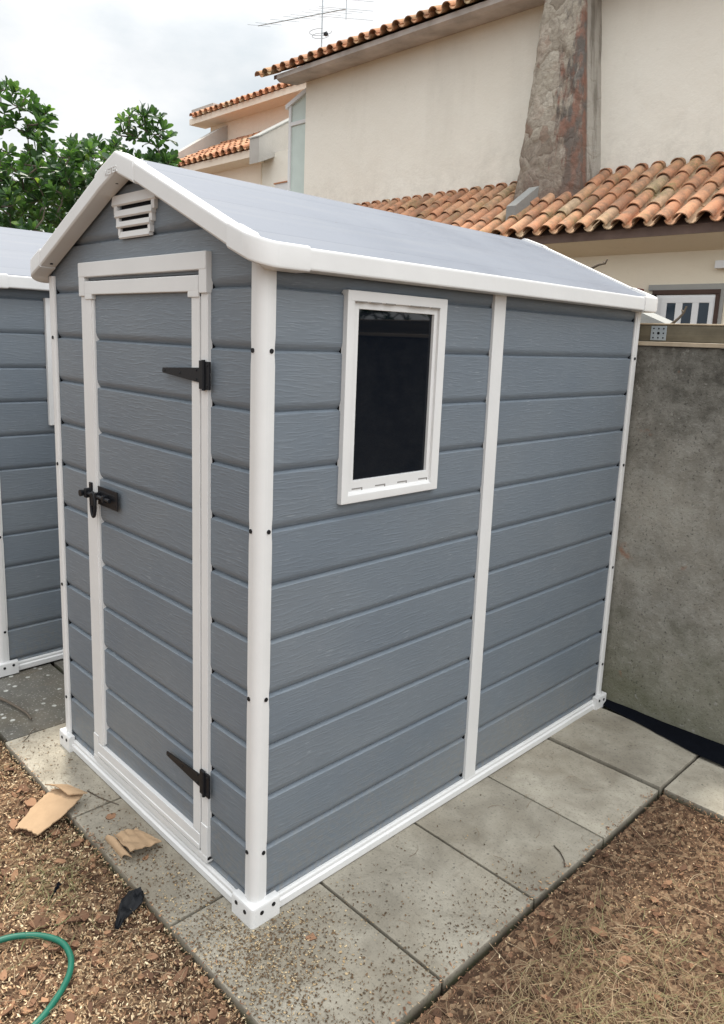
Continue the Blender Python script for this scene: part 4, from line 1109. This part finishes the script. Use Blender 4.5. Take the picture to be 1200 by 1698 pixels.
# crumpled piece with a curled end
a0, a1, a2, a3 = at(188, 1382, 2, .030), at(225, 1372, 2, .018), at(268, 1394, 2, .022), at(216, 1418, 2, .040)
def card2(u, v):
    p = a0.lerp(a1, v).lerp(a3.lerp(a2, v), u); p.z += .010*noise.noise((u*3, v*4, 6))+.0007*math.sin(v*46+u*14)*(1 if u < .6 else .2)+.014*u*(1-v)
    p.x += .005*noise.noise((u*9, v*9, 1))*(1 if v in (0, 1) or u in (0, 1) else 0); return p
sheet(card2, 20, 24, .0035, M['card'], 'cardboard_scrap', 'crumpled cardboard scrap with a curled end, on the slab in front of the door', 'cardboard')
k0, k1 = at(186, 1384, 2, .030), at(214, 1416, 2, .030)
def curl(u, v):
    c = k0.lerp(k1, u); a = -.4+3.0*v; r = .026
    d = Vector((-.9, -.35, 0)).normalized()
    return c+d*(r*math.sin(a)*1.1)+Vector((0, 0, -.004+r*(math.cos(a)-1)*.62+.0))+Vector((.0, .0, .003*noise.noise((u*8, v*4, 0))))
o = sheet(curl, 8, 12, .003, M['card'], 'curled_end', None, None); o.parent = bpy.data.objects['cardboard_scrap']
# black plastic scrap
OUT = [(189, 1532), (193, 1512), (200, 1496), (213, 1479), (229, 1482), (240, 1490), (236, 1500), (222, 1509), (208, 1519), (196, 1531)]
def scrap(u, v):
    k = v*4; i = min(3, int(k)); L0 = at(*OUT[i], 2, 0).lerp(at(*OUT[i+1], 2, 0), k-i); Rr = [OUT[9], OUT[8], OUT[7], OUT[6], OUT[5]]
    R0 = at(*Rr[i], 2, 0).lerp(at(*Rr[i+1], 2, 0), k-i); p = L0.lerp(R0, u)
    p.z = -.016+.030*v+.012*math.sin(u*3.1)*v+.012*noise.noise((u*4, v*5, 1)); p.x += .004*noise.noise((v*6, u*5, 4)); return p
sheet(scrap, 12, 18, .002, m_plain('glossy_black_film', (.006, .007, .009), .55, .22, .2, 30, .3, 60), 'plastic_scrap', 'crumpled black plastic scrap against the slab edge', 'plastic scrap')
s0 = at(84, 1492, 2, -.02); s1 = at(102, 1468, 2, -.012); s2 = at(96, 1464, 2, -.012)
def scrap2(u, v):
    p = s0.lerp(s1, v).lerp(s0.lerp(s2, v), u); p.z += .006*noise.noise((u*5, v*9, 3))+.006; p.x += .006*noise.noise((v*9, u*5, 4)); return p
sheet(scrap2, 6, 12, .002, M['cloth'], 'plastic_scrap', 'small thin black plastic sliver in the middle of the mulch', 'plastic scrap')
# hose
pts = [(-60, 1600), (-25, 1572), (3, 1560), (30, 1554), (60, 1553), (85, 1557), (104, 1566), (115, 1582), (118, 1600), (112, 1625), (92, 1660), (60, 1700), (10, 1740)]
P = [at(x, y, 2, -.012) for x, y in pts]
Q = []
for i in range(len(P)-1):
    p0, p1, p2, p3 = P[max(i-1, 0)], P[i], P[i+1], P[min(i+2, len(P)-1)]
    for k in range(8):
        t0 = k/8; Q.append(.5*((2*p1)+(p2-p0)*t0+(2*p0-5*p1+4*p2-p3)*t0*t0+(3*p1-p0-3*p2+p3)*t0**3))
b = MB(); b.tube([q+Vector((0, 0, .004)) for q in Q], .0080, 14)
tag(b.build('garden_hose', M['hose'], smooth=60), 'green garden hose curving over the mulch in the lower left corner', 'hose')
# sticks
def stick(pix, z, r, label, tone=.5):
    P = [at(x, y, 2, z) for x, y in pix]; b = MB(); b.tube(P, [r*(1-.5*i/len(P)) for i in range(len(P))], 7, tone=tone)
    tag(b.build('stick', M['branch'], smooth=60), label, 'stick')
stick([(-6, 1155), (12, 1163), (30, 1173), (44, 1182), (52, 1192)], .008, .0065, 'brown stick lying on the dark slab before the second shed', .6)
stick([(38, 1230), (46, 1222), (52, 1213), (58, 1208)][::-1], .004, .002, 'thin curved twig on the pale slab near its left corner', .7)
stick([(145, 1311), (165, 1322), (180, 1328), (197, 1334)], .004, .0022, 'thin twig on the slab between the two cardboard pieces', .3)
stick([(918, 1402), (928, 1412), (935, 1425), (936, 1437)], .004, .0022, 'short dark twig on the slab near the right mulch', .2)
def chip(px, py, s, asp, tone, label, name='bark_flake', cat='bark flake', z=.004):
    p = at(px, py, 2, z); b = MB(); r = random.Random(int(px)); flake(b, p, s, asp, r, tone, .06, 11, thick=True)
    tag(b.build(name, M['mulch']), label, cat)
chip(184, 1353, .022, .62, .42, 'reddish bark flake on the slab beside the crumpled cardboard')
chip(515, 1553, .017, .7, .40, 'red-brown leaf scrap on the near corner slab', 'dry_leaf', 'leaf')
chip(242, 1421, .016, .6, .5, 'pale brown chip beside the crumpled cardboard', 'wood_chip', 'wood chip')
chip(50, 1330, .030, .7, .46, 'large red bark flake on the mulch just above the cardboard strip', z=-.012)
chip(22, 1366, .028, .6, .45, 'red bark flake at the left edge beside the cardboard strip', z=-.012)
chip(100, 1427, .018, .7, .47, 'reddish bark flake among the mulch below the cardboard strip', z=-.010)
